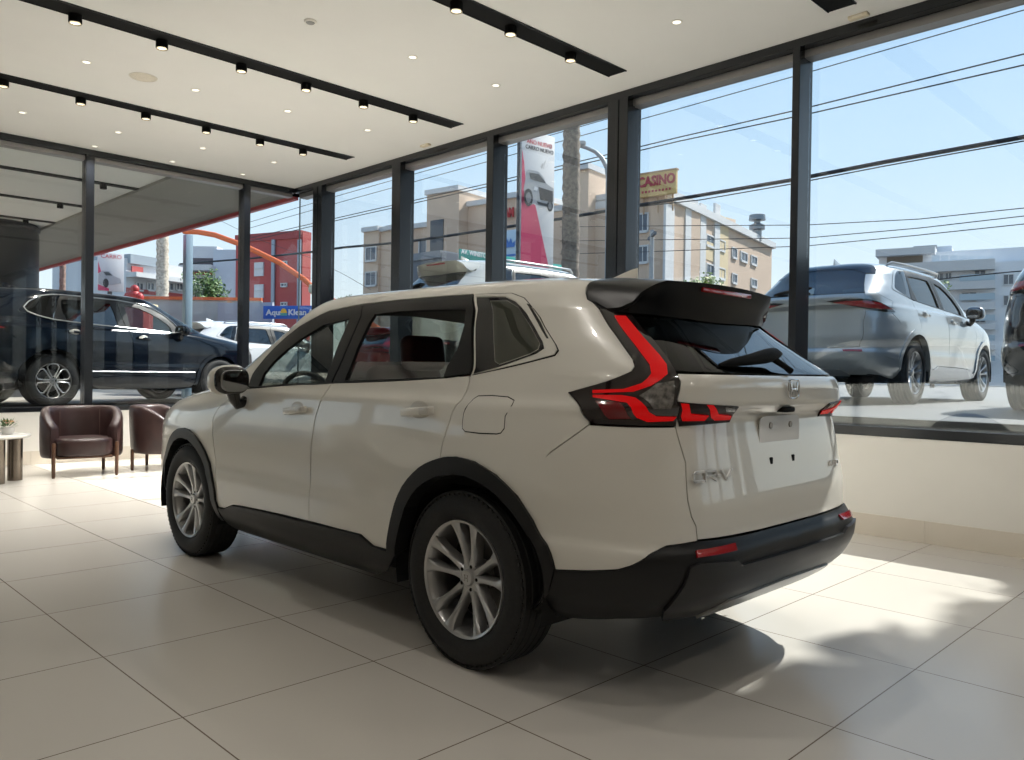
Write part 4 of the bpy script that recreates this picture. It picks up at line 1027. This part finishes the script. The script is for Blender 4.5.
# casino sign on the roof
(a, z1), (b_, z0) = F1.sz(644, 177), F1.sz(682, 195.5)
p = F1.A + F1.t * ((a + b_) / 2) + F1.n * .9; sg = thing('rooftop_sign', 'yellow rooftop sign board with red CASINO letters on the hotel corner', 'sign', (p.x, p.y, z0), F1.ang)
W = b_ - a; Hh = z1 - z0
bx('board', (0, 0, Hh / 2), (W, .3, Hh), mat('sign_yellow', (.66, .46, .20), .6, noise=(.5, .25)), sg, .03)
bx('frame', (0, .0, Hh - .04), (W + .12, .4, .12), mat('sign_frame', (.45, .30, .18), .5), sg)
text_obj('letters', 'CASINO', 1.02, mat('letters_maroon', (.42, .05, .07), .5), sg, (0, -.18, Hh * .60), (PI / 2, 0, 0), .1, .82, 'CENTER', .03)
bm = bmesh.new()
for i in range(9): box(bm, ((i - 4) * .28, -.17, Hh * .2), (.14, .04, .16))
bm_obj('small_line', bm, mat('letters_maroon', (.42, .05, .07), .5), sg)
for sx in (-1.2, 0, 1.2): bx('support_leg', (sx, .2, -.55), (.1, .1, 1.3), mat('sign_frame', (.45, .30, .18), .5), sg)

# ---- pale blue board with a crown, and the dark annex
p = at(509, 247, 40); t = thing('crown_sign', 'pale blue board with a small crown beside the banner', 'sign', (p.x, p.y, p.z), F1.ang)
bx('board', (0, .08, 0), (1.35, .12, 1.7), mat('board_paleblue', (.50, .63, .74), .6), t, .02)
bm = bmesh.new(); prism(bm, [(-.34, -.02), (-.42, .30), (-.22, .14), (-.12, .42), (0, .18), (.12, .42), (.22, .14), (.42, .30), (.34, -.02)], .04, Matrix.Rotation(PI / 2, 4, 'X')); bm_obj('crown', bm, mat('crown_blue', (.06, .18, .50), .5), t)
bx('caption_bar', (0, 0, -.42), (.8, .04, .10), mat('crown_blue', (.06, .18, .50), .5), t)
bx('post', (0, .15, -2.6), (.14, .1, 4.0), GREYB, t)
A, B = at(404, 280, 44), at(440, 280, 42); t = thing('grey_annex', 'plain dark grey flat-roofed block left of the pale champagne SUV', 'building', (A.x, A.y, 0)); Fa = Facade(A, B, (A.x, A.y, 0))
Fa.part('wall', GREYB, t, (404, 257, 441, 330), 0, 4); Fa.part('roof_edge', mat('grey_cap', (.24, .25, .27), .7), t, (403.5, 255.5, 441.5, 257.5), .1, 4.2)

# ---- red and white apartment blocks on the left
A, B = at(244, 280, 52), at(301.5, 280, 50); t = thing('red_building', 'red rendered apartment block with white window panels beyond the orange arch', 'building', (A.x, A.y, 0)); Fr = Facade(A, B, (A.x, A.y, 0))
Fr.part('wall', BRICKR, t, (236, 237, 301.5, 340), 0, .8); Fr.part('parapet', mat('render_red_dark', (.34, .07, .07), .85), t, (236, 235.5, 302, 238), .1, 1.0)
for y in (263, 285, 304):
    Fr.part('white_panel', WHT, t, (255, y, 264, y + 13), .08, .1); Fr.window(t, (256, y + .5, 263.5, y + 4.5), fw=.05)
    Fr.window(t, (282, y - 1, 287, y + 1), fw=.05)
for x in (273, 299): Fr.part('down_pipe', mat('pipe_grey', (.3, .34, .4), .5), t, (x, 240, x + 2, 330), .15, .1)
A, B = at(190, 280, 58), at(237, 280, 58); t = thing('white_apartment_block', 'white apartment block with banded balconies left of the red building', 'building', (A.x, A.y, 0)); Fw = Facade(A, B, (A.x, A.y, 0))
Fw.part('gable_wall', mat('render_bluewhite', (.55, .60, .66), .8), t, (215, 250, 237, 340), .3, 6); Fw.part('wall', WHT, t, (186, 246, 216, 340), 0, 6)
for y in (258, 278, 297):
    Fw.part('balcony_band', TRIMW, t, (184, y + 8, 216, y + 14), 1.0, 1.1); Fw.part('shaded_opening', mat('opening_dark', (.10, .08, .09), .6), t, (187, y, 213, y + 7), .05, .08); Fw.part('red_band', BRICKR, t, (186, y + 14, 215, y + 17), .12, .2)
Fw.window(t, (229, 284, 233, 287), fw=.05)
A, B = at(118, 280, 42), at(186, 280, 46); t = thing('corner_building', 'low white corner building with red stripes behind the pale trunk', 'building', (A.x, A.y, 0)); Fc_ = Facade(A, B, (A.x, A.y, 0))
Fc_.part('wall', WHT, t, (126, 258, 190, 340), 0, 6); Fc_.part('grey_upper_wall', mat('render_slate', (.30, .34, .38), .8), t, (128, 254, 160, 268), .2, 5)
Fc_.part('shutter', BRICKR, t, (129, 266, 140, 276), .25, .1); Fc_.part('eaves', TRIMW, t, (126, 277, 190, 281), .8, 1.0)
for y in (292, 306): Fc_.part('red_band', BRICKR, t, (126, y, 190, y + 3), .1, .2)
for x in (136, 147, 166, 176): Fc_.window(t, (x, 283, x + 6, 290), fw=.06)
# ---- white terraced apartments on the right
A, B = at(870, 300, 78), at(1060, 300, 70); t = thing('terraced_apartments', 'white terraced apartment building with balconies behind the silver SUV', 'building', (A.x, A.y, 0)); Ft = Facade(A, B, (A.x, A.y, 0))
WH2 = mat('render_pale', (.78, .79, .81), .8, noise=(.4, .03))
Ft.part('wall', WH2, t, (874, 268, 1070, 400), 0, 8); Ft.part('upper_storey', WH2, t, (878, 252, 932, 270), -.8, 6); Ft.part('upper_wing', WH2, t, (932, 250, 1070, 270), -1.5, 6); Ft.part('penthouse', mat('render_bluewhite', (.55, .60, .66), .8), t, (912, 243.5, 950, 253), -3, 4); Ft.part('roof_slab', TRIMW, t, (876, 250, 935, 253.5), .3, 6)
Ft.part('terrace_opening', mat('opening_tan', (.22, .18, .14), .8), t, (886, 256, 922, 262), -.7, .2)
for i in range(7): Ft.part('glass_panel', mat('balustrade_glass', (.72, .78, .82), .15), t, (932 + i * 9, 256 + i * .2 - .6, 939.5 + i * 9, 262.5), .1, .08)
for y in (266, 285, 306, 326, 346):
    Ft.part('balcony_slab', TRIMW, t, (874, y, 995, y + 4), .9, 1.0); Ft.part('balcony_rail', mat('balustrade_blue', (.40, .50, .56), .3), t, (960, y + 10, 995, y + 15), .9, .1)
for x0, y0, w_, h_ in ((922, 274, 5, 6), (936, 274, 7, 6), (946, 273.5, 5, 5), (975, 271, 10, 8), (962, 293, 14, 7), (975, 313, 10, 9), (930, 316, 8, 8), (1004, 275, 9, 9), (1004, 296, 9, 9)): Ft.window(t, (x0, y0, x0 + w_, y0 + h_), fw=.08)
Ft.part('roof_frame', mat('rail_grey', (.35, .38, .40), .5), t, (911, 242.5, 935, 244.5), -2.5, .3)

# ---- roadside things
def trunk(name, lab, px, d, ytop, r0, r1, col, height=None, fronds=True, cat='palm tree'):
    p = at(px, 300, d); zt = at(px, ytop, d).z if height is None else height; rs_ = random.Random(int(px)); z0 = .3
    t = thing(name, lab, cat, (p.x, p.y, z0)); bm = bmesh.new(); pts, rr = [], []
    n = int((zt - z0) / .11)
    for i in range(n + 1):
        pts.append((rs_.uniform(-.006, .006) + .04 * math.sin(i * .05), rs_.uniform(-.006, .006), i * (zt - z0) / n)); rr.append((r0 + (r1 - r0) * i / n) * (1.0 + (.07 if i % 2 else -.03) + rs_.uniform(-.03, .03)))
    tube_bm(bm, pts, rr, 14); bmesh.ops.recalc_face_normals(bm, faces=bm.faces)
    bm_obj('trunk', bm, mat('bark_' + str(int(px)), col, .9, noise=(14, .45), bump=(22, .8)), t, True, 80)
    if fronds:
        bm = bmesh.new(); top = Vector(pts[-1])
        for k in range(26):
            a = 2 * PI * k / 26 + rs_.uniform(-.1, .1); el = rs_.uniform(-.5, 1.2); L = rs_.uniform(1.5, 2.0); mid = []
            for j in range(9):
                q = j / 8; mid.append(top + Vector((math.cos(a) * L * q * math.cos(el * .5), math.sin(a) * L * q * math.cos(el * .5), L * .55 * math.sin(el) * q - .9 * q * q)))
            sd = Vector((-math.sin(a), math.cos(a), 0))
            for j in range(8):
                for s_ in (-1, 1):
                    for e in (0, .5):
                        b0 = mid[j].lerp(mid[j + 1], e); w_ = .42 * (1 - (j / 8) ** 2) * s_; dr = (mid[j + 1] - mid[j]) * .22
                        v = [bm.verts.new(b0), bm.verts.new(b0 + dr), bm.verts.new(b0 + dr * 1.6 + sd * w_ + Vector((0, 0, -.16)))]; bm.faces.new(v)
        bm_obj('fronds', bm, mat('palm_green', (.05, .10, .025), .5), t)
    return t
trunk('palm_tree', 'thick rough palm trunk standing between the tall banner and the street lamp', 568.5, 16.6, 60, .19, .165, (.20, .165, .135), height=10.5)
trunk('palm_tree', 'pale mottled palm trunk seen through the left glass before the white block', 161, 26, 200, .20, .17, (.52, .46, .38), height=9.0)
trunk('utility_post', 'thin brown post seen low through the left glass under the soffit', 61, 24, 262, .09, .08, (.30, .20, .16), height=6.0, fronds=False, cat='post')
# tall banner with pole
P0, P1 = at(521.5, 200, 17.5), at(554, 200, 18.1); ang = math.atan2(P1.y - P0.y, P1.x - P0.x); Wb = (P1 - P0).length; zt_, zb_ = at(538, 133, 17.8).z, at(538, 279, 17.8).z
t = thing('tall_banner', 'tall white and pink banner with a silver car picture and NUEVO lettering', 'banner', (P0.x, P0.y, zb_), ang); Hb = zt_ - zb_
bx('board', (Wb / 2, .09, Hb / 2), (Wb, .16, Hb), mat('banner_white', (.68, .68, .69), .5), t, .005)
tube('pole', [(-.05, .06, -2.2), (-.05, .06, Hb + .12)], .035, mat('pole_dark', (.05, .05, .06), .4), t, 10)
bx('top_bracket', (Wb * .2, .09, Hb + .04), (.25, .05, .08), mat('pole_dark', (.05, .05, .06), .4), t)
XF = Matrix.Rotation(PI / 2, 4, 'X')
def sheet(name, poly, m, y=.004): bm = bmesh.new(); prism(bm, [(a * Wb, b_ * Hb) for a, b_ in poly], .005, Matrix.Translation((0, y, 0)) @ XF); return bm_obj(name, bm, m, t)
sheet('pink_triangle', [(0, 0), (.95, 0), (.42, .50), (0, .56)], mat('banner_pink', (.66, .05, .14), .5)); sheet('pink_corner', [(0, .60), (.13, .60), (.06, .78), (0, .86)], mat('banner_pink', (.66, .05, .14), .5))
sheet('pink_band', [(0, .50), (.10, .50), (.10, .60), (0, .60)], mat('banner_pink', (.66, .05, .14), .5))
# the printed car: body, glass, grille, wheels, lamps
sheet('print_body', [(.06, .60), (.10, .66), (.14, .72), (.20, .735), (.50, .735), (.66, .70), (.74, .665), (.97, .64), (.98, .56), (.95, .50), (.90, .485), (.80, .50), (.52, .505), (.40, .515), (.30, .50), (.22, .50), (.10, .54)], mat('print_silver', (.42, .43, .45), .4), .001)
sheet('print_windscreen', [(.22, .715), (.50, .718), (.66, .685), (.72, .665), (.40, .668), (.25, .675)], mat('print_glass', (.06, .07, .08), .3), -.003)
sheet('print_grille', [(.50, .63), (.94, .62), (.94, .545), (.56, .545)], mat('print_dark', (.035, .035, .04), .4), -.003)
sheet('print_lower_grille', [(.46, .53), (.90, .525), (.88, .505), (.50, .512)], mat('print_dark', (.035, .035, .04), .4), -.003)
sheet('print_lamp', [(.38, .63), (.48, .625), (.46, .60), (.36, .605)], mat('print_lamp_white', (.75, .76, .78), .3), -.003)
for cx, cz, rx, rz in ((.20, .545, .13, .060), (.86, .515, .09, .038)):
    sheet('print_wheel', [(cx + rx * math.cos(2 * PI * k / 20), cz + rz * math.sin(2 * PI * k / 20)) for k in range(20)], mat('print_dark', (.035, .035, .04), .4), -.004)
    sheet('print_wheel_rim', [(cx + rx * .6 * math.cos(2 * PI * k / 16), cz + rz * .6 * math.sin(2 * PI * k / 16)) for k in range(16)], mat('print_rim', (.25, .25, .26), .4), -.007)
text_obj('headline', 'AÑO NUEVO', .131, mat('print_red', (.62, .03, .06), .5), t, (Wb * .52, -.004, Hb * .925), (PI / 2, 0, 0), .004, .95, 'CENTER', .002)
text_obj('headline_dark', 'CARRO NUEVO', .122, mat('print_dark', (.035, .035, .04), .5), t, (Wb * .52, -.004, Hb * .885), (PI / 2, 0, 0), .004, .95, 'CENTER', .002)
tube('script_stroke', [(Wb * .55, -.004, Hb * .77), (Wb * .62, -.004, Hb * .80), (Wb * .58, -.004, Hb * .76), (Wb * .70, -.004, Hb * .82), (Wb * .64, -.004, Hb * .76), (Wb * .78, -.004, Hb * .79)], .004, mat('print_rim', (.25, .25, .26), .4), t, 5)
tube('outline_drawing', [(Wb * a, -.006, Hb * b_) for a, b_ in ((.05, .055), (.12, .055), (.12, .085), (.22, .07), (.35, .085), (.52, .055), (.52, .03))], .006, mat('print_lamp_white', (.75, .76, .78), .3), t, 5)
# smaller banner far left
P0, P1 = at(98, 270, 24), at(124, 270, 24.4); ang = math.atan2(P1.y - P0.y, P1.x - P0.x); Wb = (P1 - P0).length; zt_, zb_ = at(111, 253, 24.2).z, at(111, 291, 24.2).z; Hb = zt_ - zb_
t = thing('small_banner', 'small white banner with a silver car picture above the dark navy SUV roof', 'banner', (P0.x, P0.y, zb_), ang)
bx('board', (Wb / 2, .09, Hb / 2), (Wb, .16, Hb), mat('banner_white', (.68, .68, .69), .5), t, .005)
sheet('pink_corner', [(0, .45), (.14, .45), (0, .75)], mat('banner_pink', (.66, .05, .14), .5)); sheet('pink_foot', [(0, 0), (.42, 0), (.42, .06), (0, .16)], mat('banner_pink', (.66, .05, .14), .5))
sheet('print_body', [(.02, .18), (.02, .44), (.16, .52), (.42, .52), (.60, .40), (.86, .34), (.90, .22), (.55, .16), (.2, .14)], mat('print_silver', (.42, .43, .45), .4), .001)
sheet('print_windscreen', [(.2, .49), (.4, .49), (.55, .41), (.3, .40)], mat('print_glass', (.06, .07, .08), .3), -.003)
sheet('print_wheel', [(.30 + .11 * math.cos(2 * PI * k / 20), .2 + .12 * math.sin(2 * PI * k / 20)) for k in range(20)], mat('print_dark', (.035, .035, .04), .4), -.004)
text_obj('headline', 'CARRO', .17, mat('print_red', (.62, .03, .06), .5), t, (Wb * .5, -.004, Hb * .9), (PI / 2, 0, 0), .004, 1, 'CENTER')
bx('post', (Wb / 2, .25, -1.6), (.12, .1, 3.4), GREYB, t)
# street lamp
p = at(608.5, 300, 20); t = thing('street_lamp', 'curved grey street lamp arm reaching left above the palm trunk side', 'street lamp', (p.x, p.y, .4))
pts = [at(608.5, 380, 20), at(608.5, 178, 20), at(607, 168, 20), at(602, 158, 20), at(595, 151.5, 20), at(587, 148, 20), at(580, 146, 20)]
tube('pole', [Vector((0, 0, 0))] + [q - Vector((p.x, p.y, .4)) for q in pts[1:]], [.09, .07, .06, .055, .05, .045, .04], mat('lamp_pole_grey', (.30, .33, .36), .5, .4), t, 10)
q = at(577.5, 143.5, 20) - Vector((p.x, p.y, .4)); bx('lamp_head', q, (.18, .42, .13), mat('lamp_head_grey', (.38, .40, .42), .4), t, .05, (0, 0, .78))
# hotel side power pole behind the double mullion
p = at(651, 300, 27); t = thing('utility_pole', 'slim concrete utility pole with insulators right of the double mullion', 'utility pole', (p.x, p.y, .4))
tube('pole', [(0, 0, 0), (0, 0, 5.7)], [.11, .07], mat('concrete_pole', (.42, .42, .42), .8), t, 10); bx('cross_arm', (0, 0, 5.5), (1.3, .09, .09), GREYB, t, 0, (0, 0, .78))
# teal street-name sign, running behind the banner
P0, P1 = at(460, 251, 22), at(563, 267, 26); d_ = P1 - P0; ang = math.atan2(d_.y, d_.x); t = thing('street_sign', 'long teal street name board with white capitals above the champagne SUV', 'sign', tuple(P0), ang)
Ls = math.hypot(d_.x, d_.y)
bx('board', (Ls / 2, .03, -.01), (Ls, .04, .28), mat('sign_teal', (.015, .30, .26), .4), t, .005, (0, math.atan2(-(d_.z), Ls) , 0))
text_obj('lettering', 'AV. WINSTON', .19, mat('print_lamp_white', (.75, .76, .78), .4), t, (.06, .0, .0), (PI / 2, 0, 0), .004, 1.0, 'LEFT', .004)
for x in (.5, Ls - .3): bx('post', (x, .08, -1.8), (.06, .06, 3.4), GREYB, t)
# orange tubular arch
p = at(245, 300, 25); t = thing('orange_arch', 'orange tubular arch crossing in front of the red building', 'arch', (p.x, p.y, .5))
ap = [at(x, y, d) - Vector((p.x, p.y, .5)) for x, y, d in ((184, 231.5, 26.1), (198, 232, 25.9), (215, 235, 25.7), (245, 246, 25.3), (280, 263, 25), (305, 280, 24.8), (313, 288, 24.7), (325, 297, 24.6), (345, 306, 24.4), (380, 330, 24))]
tube('arch_tube', ap, .085, mat('arch_orange', (.78, .17, .05), .4), t, 12)
q = at(311.5, 289, 24.5) - Vector((p.x, p.y, .5)); o = lathe('arch_float', [(0, -.16), (.08, -.1), (.1, 0), (.07, .12), (0, .15)], mat('float_cream', (.62, .58, .42), .5), t, 16); o.location = q
# blue shop sign
P0, P1 = at(263, 312, 23), at(316, 312, 22.6); d_ = P1 - P0; ang = math.atan2(d_.y, d_.x); Ls = math.hypot(d_.x, d_.y); t = thing('shop_sign', 'blue shop sign reading Aqua Klean with a yellow sun, below the red building', 'sign', tuple(P0), ang)
bx('board', (Ls / 2, .05, -.01), (Ls, .08, .37), mat('sign_blue', (.01, .11, .50), .4), t, .005)
WL = mat('print_lamp_white', (.75, .76, .78), .4)
text_obj('lettering', 'Aqua', .23, WL, t, (.10, -.002, -.02), (PI / 2, 0, 0), .01, 1.15, 'LEFT', .006); text_obj('lettering', 'Klean', .23, WL, t, (.80, -.002, -.02), (PI / 2, 0, 0), .01, 1.1, 'LEFT', .006); text_obj('lettering', 'A', .23, WL, t, (1.42, -.002, -.02), (PI / 2, 0, 0), .01, 1.1, 'LEFT', .006)
bm = bmesh.new(); prism(bm, [(.66 + .10 * math.cos(PI * k / 12), -.03 + .13 * math.sin(PI * k / 12)) for k in range(13)], .02, Matrix.Translation((0, .01, 0)) @ XF); bm_obj('sun_mark', bm, mat('sun_yellow', (.85, .50, .05), .5), t)
bx('wave_mark', (.66, 0, -.07), (.20, .02, .07), mat('wave_green', (.10, .40, .35), .5), t)
bx('louvre_wall', (-.75, .3, -.3), (1.8, .1, 1.2), mat('louvre_grey', (.42, .45, .50), .6), t)
# light blue post and fence with an orange chevron beyond the left glass
p = at(187.5, 300, 16.7); t = thing('blue_post', 'pale blue square post rising to the soffit beyond the left glass', 'post', (p.x, p.y, .6))
bx('shaft', (0, 0, 1.70), (.15, .15, 3.40), mat('post_paleblue', (.30, .42, .50), .4), t, .004); bx('band', (0, 0, 1.15), (.16, .16, .03), GREYB, t)
A, B = at(120, 320, 24), at(262, 320, 24); ang = math.atan2(B.y - A.y, B.x - A.x); t = thing('yard_fence', 'pale panelled yard fence with an orange top rail and chevron', 'fence', (A.x, A.y, .5), ang); Lf = (B - A).length
zf0, zf1 = 1.4, at(200, 300, 24).z - .5
bx('panel', (Lf / 2, 0, (zf1 + .2) / 2), (Lf, .06, zf1 - .2), mat('fence_pale', (.45, .48, .46), .6, noise=(2, .12)), t); bx('top_rail', (Lf / 2, -.03, zf1 + .04), (Lf, .1, .09), mat('arch_orange', (.78, .17, .05), .4), t)
for s_ in (-1, 1): bx('chevron', (Lf * .84, -.06, zf1 - .36 + s_ * .17), (.75, .04, .08), mat('chevron_orange', (.62, .32, .16), .5), t, 0, (0, s_ * .45, 0))
p = at(134, 293, 22); t = thing('red_figure_statue', 'small red rounded sculpture on a red and cream plinth above the navy SUV roof', 'statue', (p.x, p.y, p.z - .35))
bm = bmesh.new()
for x, z, r in ((0, .18, .17), (-.14, .16, .13), (.14, .14, .13), (.02, .36, .12)): bmesh.ops.create_icosphere(bm, subdivisions=2, radius=r, matrix=Matrix.Translation((x * .7, -x * .7, z + .1)))
bm_obj('figure', bm, mat('statue_red', (.42, .04, .04), .5), t, True, 80)
bx('plinth', (0, 0, 0), (1.0, .8, .12), mat('plinth_cream', (.62, .50, .30), .6), t, .02, (0, 0, -.78)); bx('plinth_base', (0, 0, -.6), (.8, .6, 1.1), mat('plinth_red', (.55, .06, .04), .6), t, .02, (0, 0, -.78))

# overhead cables
cabs = [('thick black cable bundle sagging across all the right-hand windows', .045, [(180, 264), (250, 258.5), (311, 252), (343, 247.5), (410, 241.5), (487, 230), (560, 219), (640, 205), (690, 197), (792, 180), (885, 162), (1024, 137), (1120, 118)], 17),
 ('highest thin overhead wire across the right-hand windows', .010, [(250, 222), (330, 198), (486, 153.7), (680, 98), (806, 61.5), (1024, 0), (1100, -20)], 16),
 ('second highest thin overhead wire across the right-hand windows', .010, [(250, 228), (330, 205), (486, 162), (680, 108.5), (806, 73), (1024, 10), (1100, -10)], 16),
 ('upper wire of the middle pair across the right-hand windows', .014, [(250, 238), (330, 219.5), (486, 184), (680, 137), (806, 108), (1024, 54), (1100, 34)], 16.5),
 ('lower wire of the middle pair across the right-hand windows', .014, [(250, 241), (330, 222), (486, 187), (680, 141), (806, 114.5), (1024, 65), (1100, 47)], 16.5),
 ('thin wire under the thick cable bundle, right windows', .014, [(640, 206.5), (700, 200), (792, 184), (885, 166), (1024, 141), (1100, 128)], 18),
 ('upper faint wire low in the sky above the silver SUV', .013, [(560, 227), (640, 226), (806, 225), (920, 219), (1024, 208), (1100, 200)], 24),
 ('middle faint wire low in the sky above the silver SUV', .013, [(560, 241), (640, 240), (806, 238), (920, 228), (1024, 216), (1100, 209)], 24),
 ('lower faint wire low in the sky above the silver SUV', .013, [(560, 254), (640, 252), (806, 246), (920, 235), (1024, 224), (1100, 217)], 24),
 ('slanting wire crossing the left corner glass behind the orange arch', .012, [(205, 214), (217, 219), (260, 240), (311, 258), (345, 275), (371, 290)], 24),
 ('dark wire between the silver SUV and the terraced apartments', .022, [(925, 281), (960, 277), (1010, 272), (1060, 268)], 30)]
for lab, r, pts, X in cabs:
    P = [atX(x, y, X) for x, y in pts]; c = P[0]
    bm = bmesh.new(); tube_bm(bm, [q - c for q in P], r, 6); bmesh.ops.recalc_face_normals(bm, faces=bm.faces)
    o = bm_obj('overhead_cable', bm, mat('cable_black', (.02, .022, .026), .6), None, True); o.location = c; tag(o, lab, 'cable', 'overhead cables')

# ---- trees
def leafy(name, lab, c, r, n, col, sc=(1, 1, 1), trunk_z=None, leaf=.14, seed=1, cl=16, centres=None):
    rs_ = random.Random(seed); gzb = trunk_z if trunk_z is not None else .3
    t = thing(name, lab, 'tree', (c[0], c[1], gzb)); bm = bmesh.new()
    cl_ = []
    for i in range(cl):
        d = Vector((rs_.gauss(0, 1), rs_.gauss(0, 1), rs_.gauss(0, 1))).normalized() * r * rs_.uniform(.25, .8); cl_.append((Vector((d.x * sc[0], d.y * sc[1], d.z * sc[2])), r * rs_.uniform(.25, .45)))
    if centres: cl_ = centres; cl = len(cl_)
    for i in range(n):
        cc, cr_ = cl_[i % cl]; d = Vector((rs_.gauss(0, 1), rs_.gauss(0, 1), rs_.gauss(0, 1))).normalized() * cr_ * rs_.uniform(.5, 1.05)
        p = cc + d + Vector((0, 0, c[2] - gzb)); a = Vector((rs_.gauss(0, 1), rs_.gauss(0, 1), rs_.gauss(0, 1))).normalized(); b_ = a.orthogonal().normalized() * leaf * .45; a *= leaf
        bm.faces.new([bm.verts.new(q) for q in (p - a * .5, p + b_ * .8, p + a * .6, p - b_ * .8)])
    bm_obj('crown', bm, mat('leaf_' + col[0], col[1], .6), t)
    bm = bmesh.new(); tube_bm(bm, [(0, 0, 0), (.05, .02, (c[2] - gzb) * .5), (0, 0, c[2] - gzb)], [.06 * r + .05, .05 * r + .04, .03 * r + .02], 10); bmesh.ops.recalc_face_normals(bm, faces=bm.faces)
    bm_obj('trunk', bm, mat('tree_bark', (.12, .09, .07), .9, noise=(12, .3)), t, True, 80)
    return t
p = at(934, 290, 34); leafy('street_tree', 'small bright green tree top left of the black SUV, before the terraced apartments', tuple(p), .85, 700, ('bright', (.20, .30, .05)), (1, 1, .6), leaf=.13, seed=4)
p = at(704, 288, 44); leafy('street_tree', 'low yellow-green bush top above the white SUV spoiler, before the hotel side', tuple(p), 1.3, 600, ('lime', (.24, .30, .05)), (1, 1, .7), leaf=.18, seed=5)
p = at(206, 293, 30); leafy('street_tree', 'green tree behind the fence before the white apartment block', tuple(p), 1.15, 1300, ('mid', (.09, .16, .04)), (1, 1, .8), leaf=.14, seed=6)
p = at(346, 306, 40); leafy('street_tree', 'small green tree top just above the white SUV windscreen pillar', tuple(p), .9, 700, ('mid', (.09, .16, .04)), (1, 1, .8), leaf=.13, seed=8)
p = at(223, 308, 26); leafy('street_tree', 'dusty green shrub by the fence chevron beyond the navy SUV', tuple(p), .8, 600, ('mid', (.09, .16, .04)), (1.4, 1, .5), leaf=.13, seed=9)
rq = random.Random(21); cen = []
while len(cen) < 260:
    z = rq.uniform(5.2, 13.2); y = rq.uniform(-10, 1.2); edge = .40 - .27 * (z - 6.8) if z > 6.8 else .48
    if y < edge - .95 and rq.random() > .04 and (y + 4.8) ** 2 / 30 + (z - 9) ** 2 / 20 < 1: cen.append((Vector((rq.uniform(-1.2, 1.2), y + 4.8, z - 8.5)), rq.uniform(.8, 1.05)))
leafy('shade_tree', 'broad tree outside on the right whose crown dapples the sun on the floor', (12.4, -4.8, 8.5), 4.7, 36000, ('dark', (.05, .10, .03)), (1, .95, .95), leaf=.40, seed=11, cl=140, centres=cen)

# ================================================================== light
SUN = Vector((1, -.22, 1.03)).normalized()
w = bpy.data.worlds.new('world'); SC.world = w; w.use_nodes = True
nt = w.node_tree; bg = nt.nodes['Background']
sky = nt.nodes.new('ShaderNodeTexSky'); sky.sky_type = 'NISHITA'; sky.sun_disc = False
sky.sun_elevation = math.radians(45); sky.sun_rotation = math.radians(102); sky.altitude = 0; sky.air_density = 1.0; sky.dust_density = .5; sky.ozone_density = 1.0
# clear air above, bright haze towards the horizon
tc = nt.nodes.new('ShaderNodeTexCoord'); sp = nt.nodes.new('ShaderNodeSeparateXYZ'); rp = nt.nodes.new('ShaderNodeValToRGB'); mx = nt.nodes.new('ShaderNodeMix'); mx.data_type = 'RGBA'
nt.links.new(tc.outputs['Generated'], sp.inputs[0]); nt.links.new(sp.outputs['Z'], rp.inputs['Fac'])
e = rp.color_ramp.elements; e[0].position = 0; e[0].color = (.80, .83, .85, 1); e[1].position = 1; e[1].color = (.16, .36, .74, 1)
for p_, c_ in ((.10, (.74, .82, .88, 1)), (.25, (.56, .74, .90, 1)), (.5, (.36, .60, .88, 1))):
    q = e.new(p_); q.color = c_
sc_ = nt.nodes.new('ShaderNodeVectorMath'); sc_.operation = 'SCALE'; sc_.inputs['Scale'].default_value = .20
nt.links.new(sky.outputs[0], sc_.inputs[0]); mx.inputs['Factor'].default_value = .82
nt.links.new(sc_.outputs[0], mx.inputs[6]); nt.links.new(rp.outputs['Color'], mx.inputs[7])
nt.links.new(mx.outputs[2], bg.inputs['Color']); bg.inputs['Strength'].default_value = 1.3
def lamp(name, kind, loc, energy, col=(1, 1, 1), **kw):
    l = bpy.data.lights.new(name, kind); l.energy = energy; l.color = col
    for k_, v in kw.items(): setattr(l, k_, v)
    o = bpy.data.objects.new(name, l); COL.objects.link(o); o.location = loc
    return o
s = lamp('sun', 'SUN', (20, -5, 20), 9.0, (1, .96, .90), angle=math.radians(.6))
s.rotation_euler = SUN.to_track_quat('Z', 'Y').to_euler()
for i, (x, y) in enumerate(lampspots):
    lamp('spot_lamp', 'SPOT', (x, y, ZC - .08), 110, (1, .96, .89), spot_size=math.radians(75), spot_blend=.6, shadow_soft_size=.03)
for x, y, _w in DL:
    lamp('downlight_lamp', 'SPOT', (x, y, ZC - .012), 85, (1, .97, .92), spot_size=math.radians(120), spot_blend=.8, shadow_soft_size=.03)
# fill lamps added unseen, over and behind the camera, brightening floor and car rear
for yy in (2.57, .4, -1.8, -4.0):
    for xx in (-4.6, -2.4, -.2, 2.0, 4.2): lamp('fill_lamp', 'SPOT', (xx, yy, ZC - .1), 39 if xx > -1 else 20, (1, .94, .86), spot_size=math.radians(125), spot_blend=.9, shadow_soft_size=.05)
for yy in (13.1, 15.25, 17.4, 19.5):
    for xx in (-1.2, .6, 2.4) + ((4.2,) if yy < 16 else ()): lamp('outer_spot_lamp', 'SPOT', (xx, yy, ZC - .12), 260, (1, .92, .80), spot_size=math.radians(110), spot_blend=.7, shadow_soft_size=.04)
SC.view_settings.view_transform = 'Standard'; SC.view_settings.look = 'None'; SC.view_settings.gamma = 1; SC.view_settings.exposure = 0
SC.view_settings.use_curve_mapping = False
SC.cycles.use_denoising = True
SC.cycles.max_bounces = 10; SC.cycles.transparent_max_bounces = 24; SC.cycles.diffuse_bounces = 5; SC.cycles.glossy_bounces = 5
SC.cycles.caustics_reflective = False; SC.cycles.caustics_refractive = False
SC.cycles.sample_clamp_indirect = 6
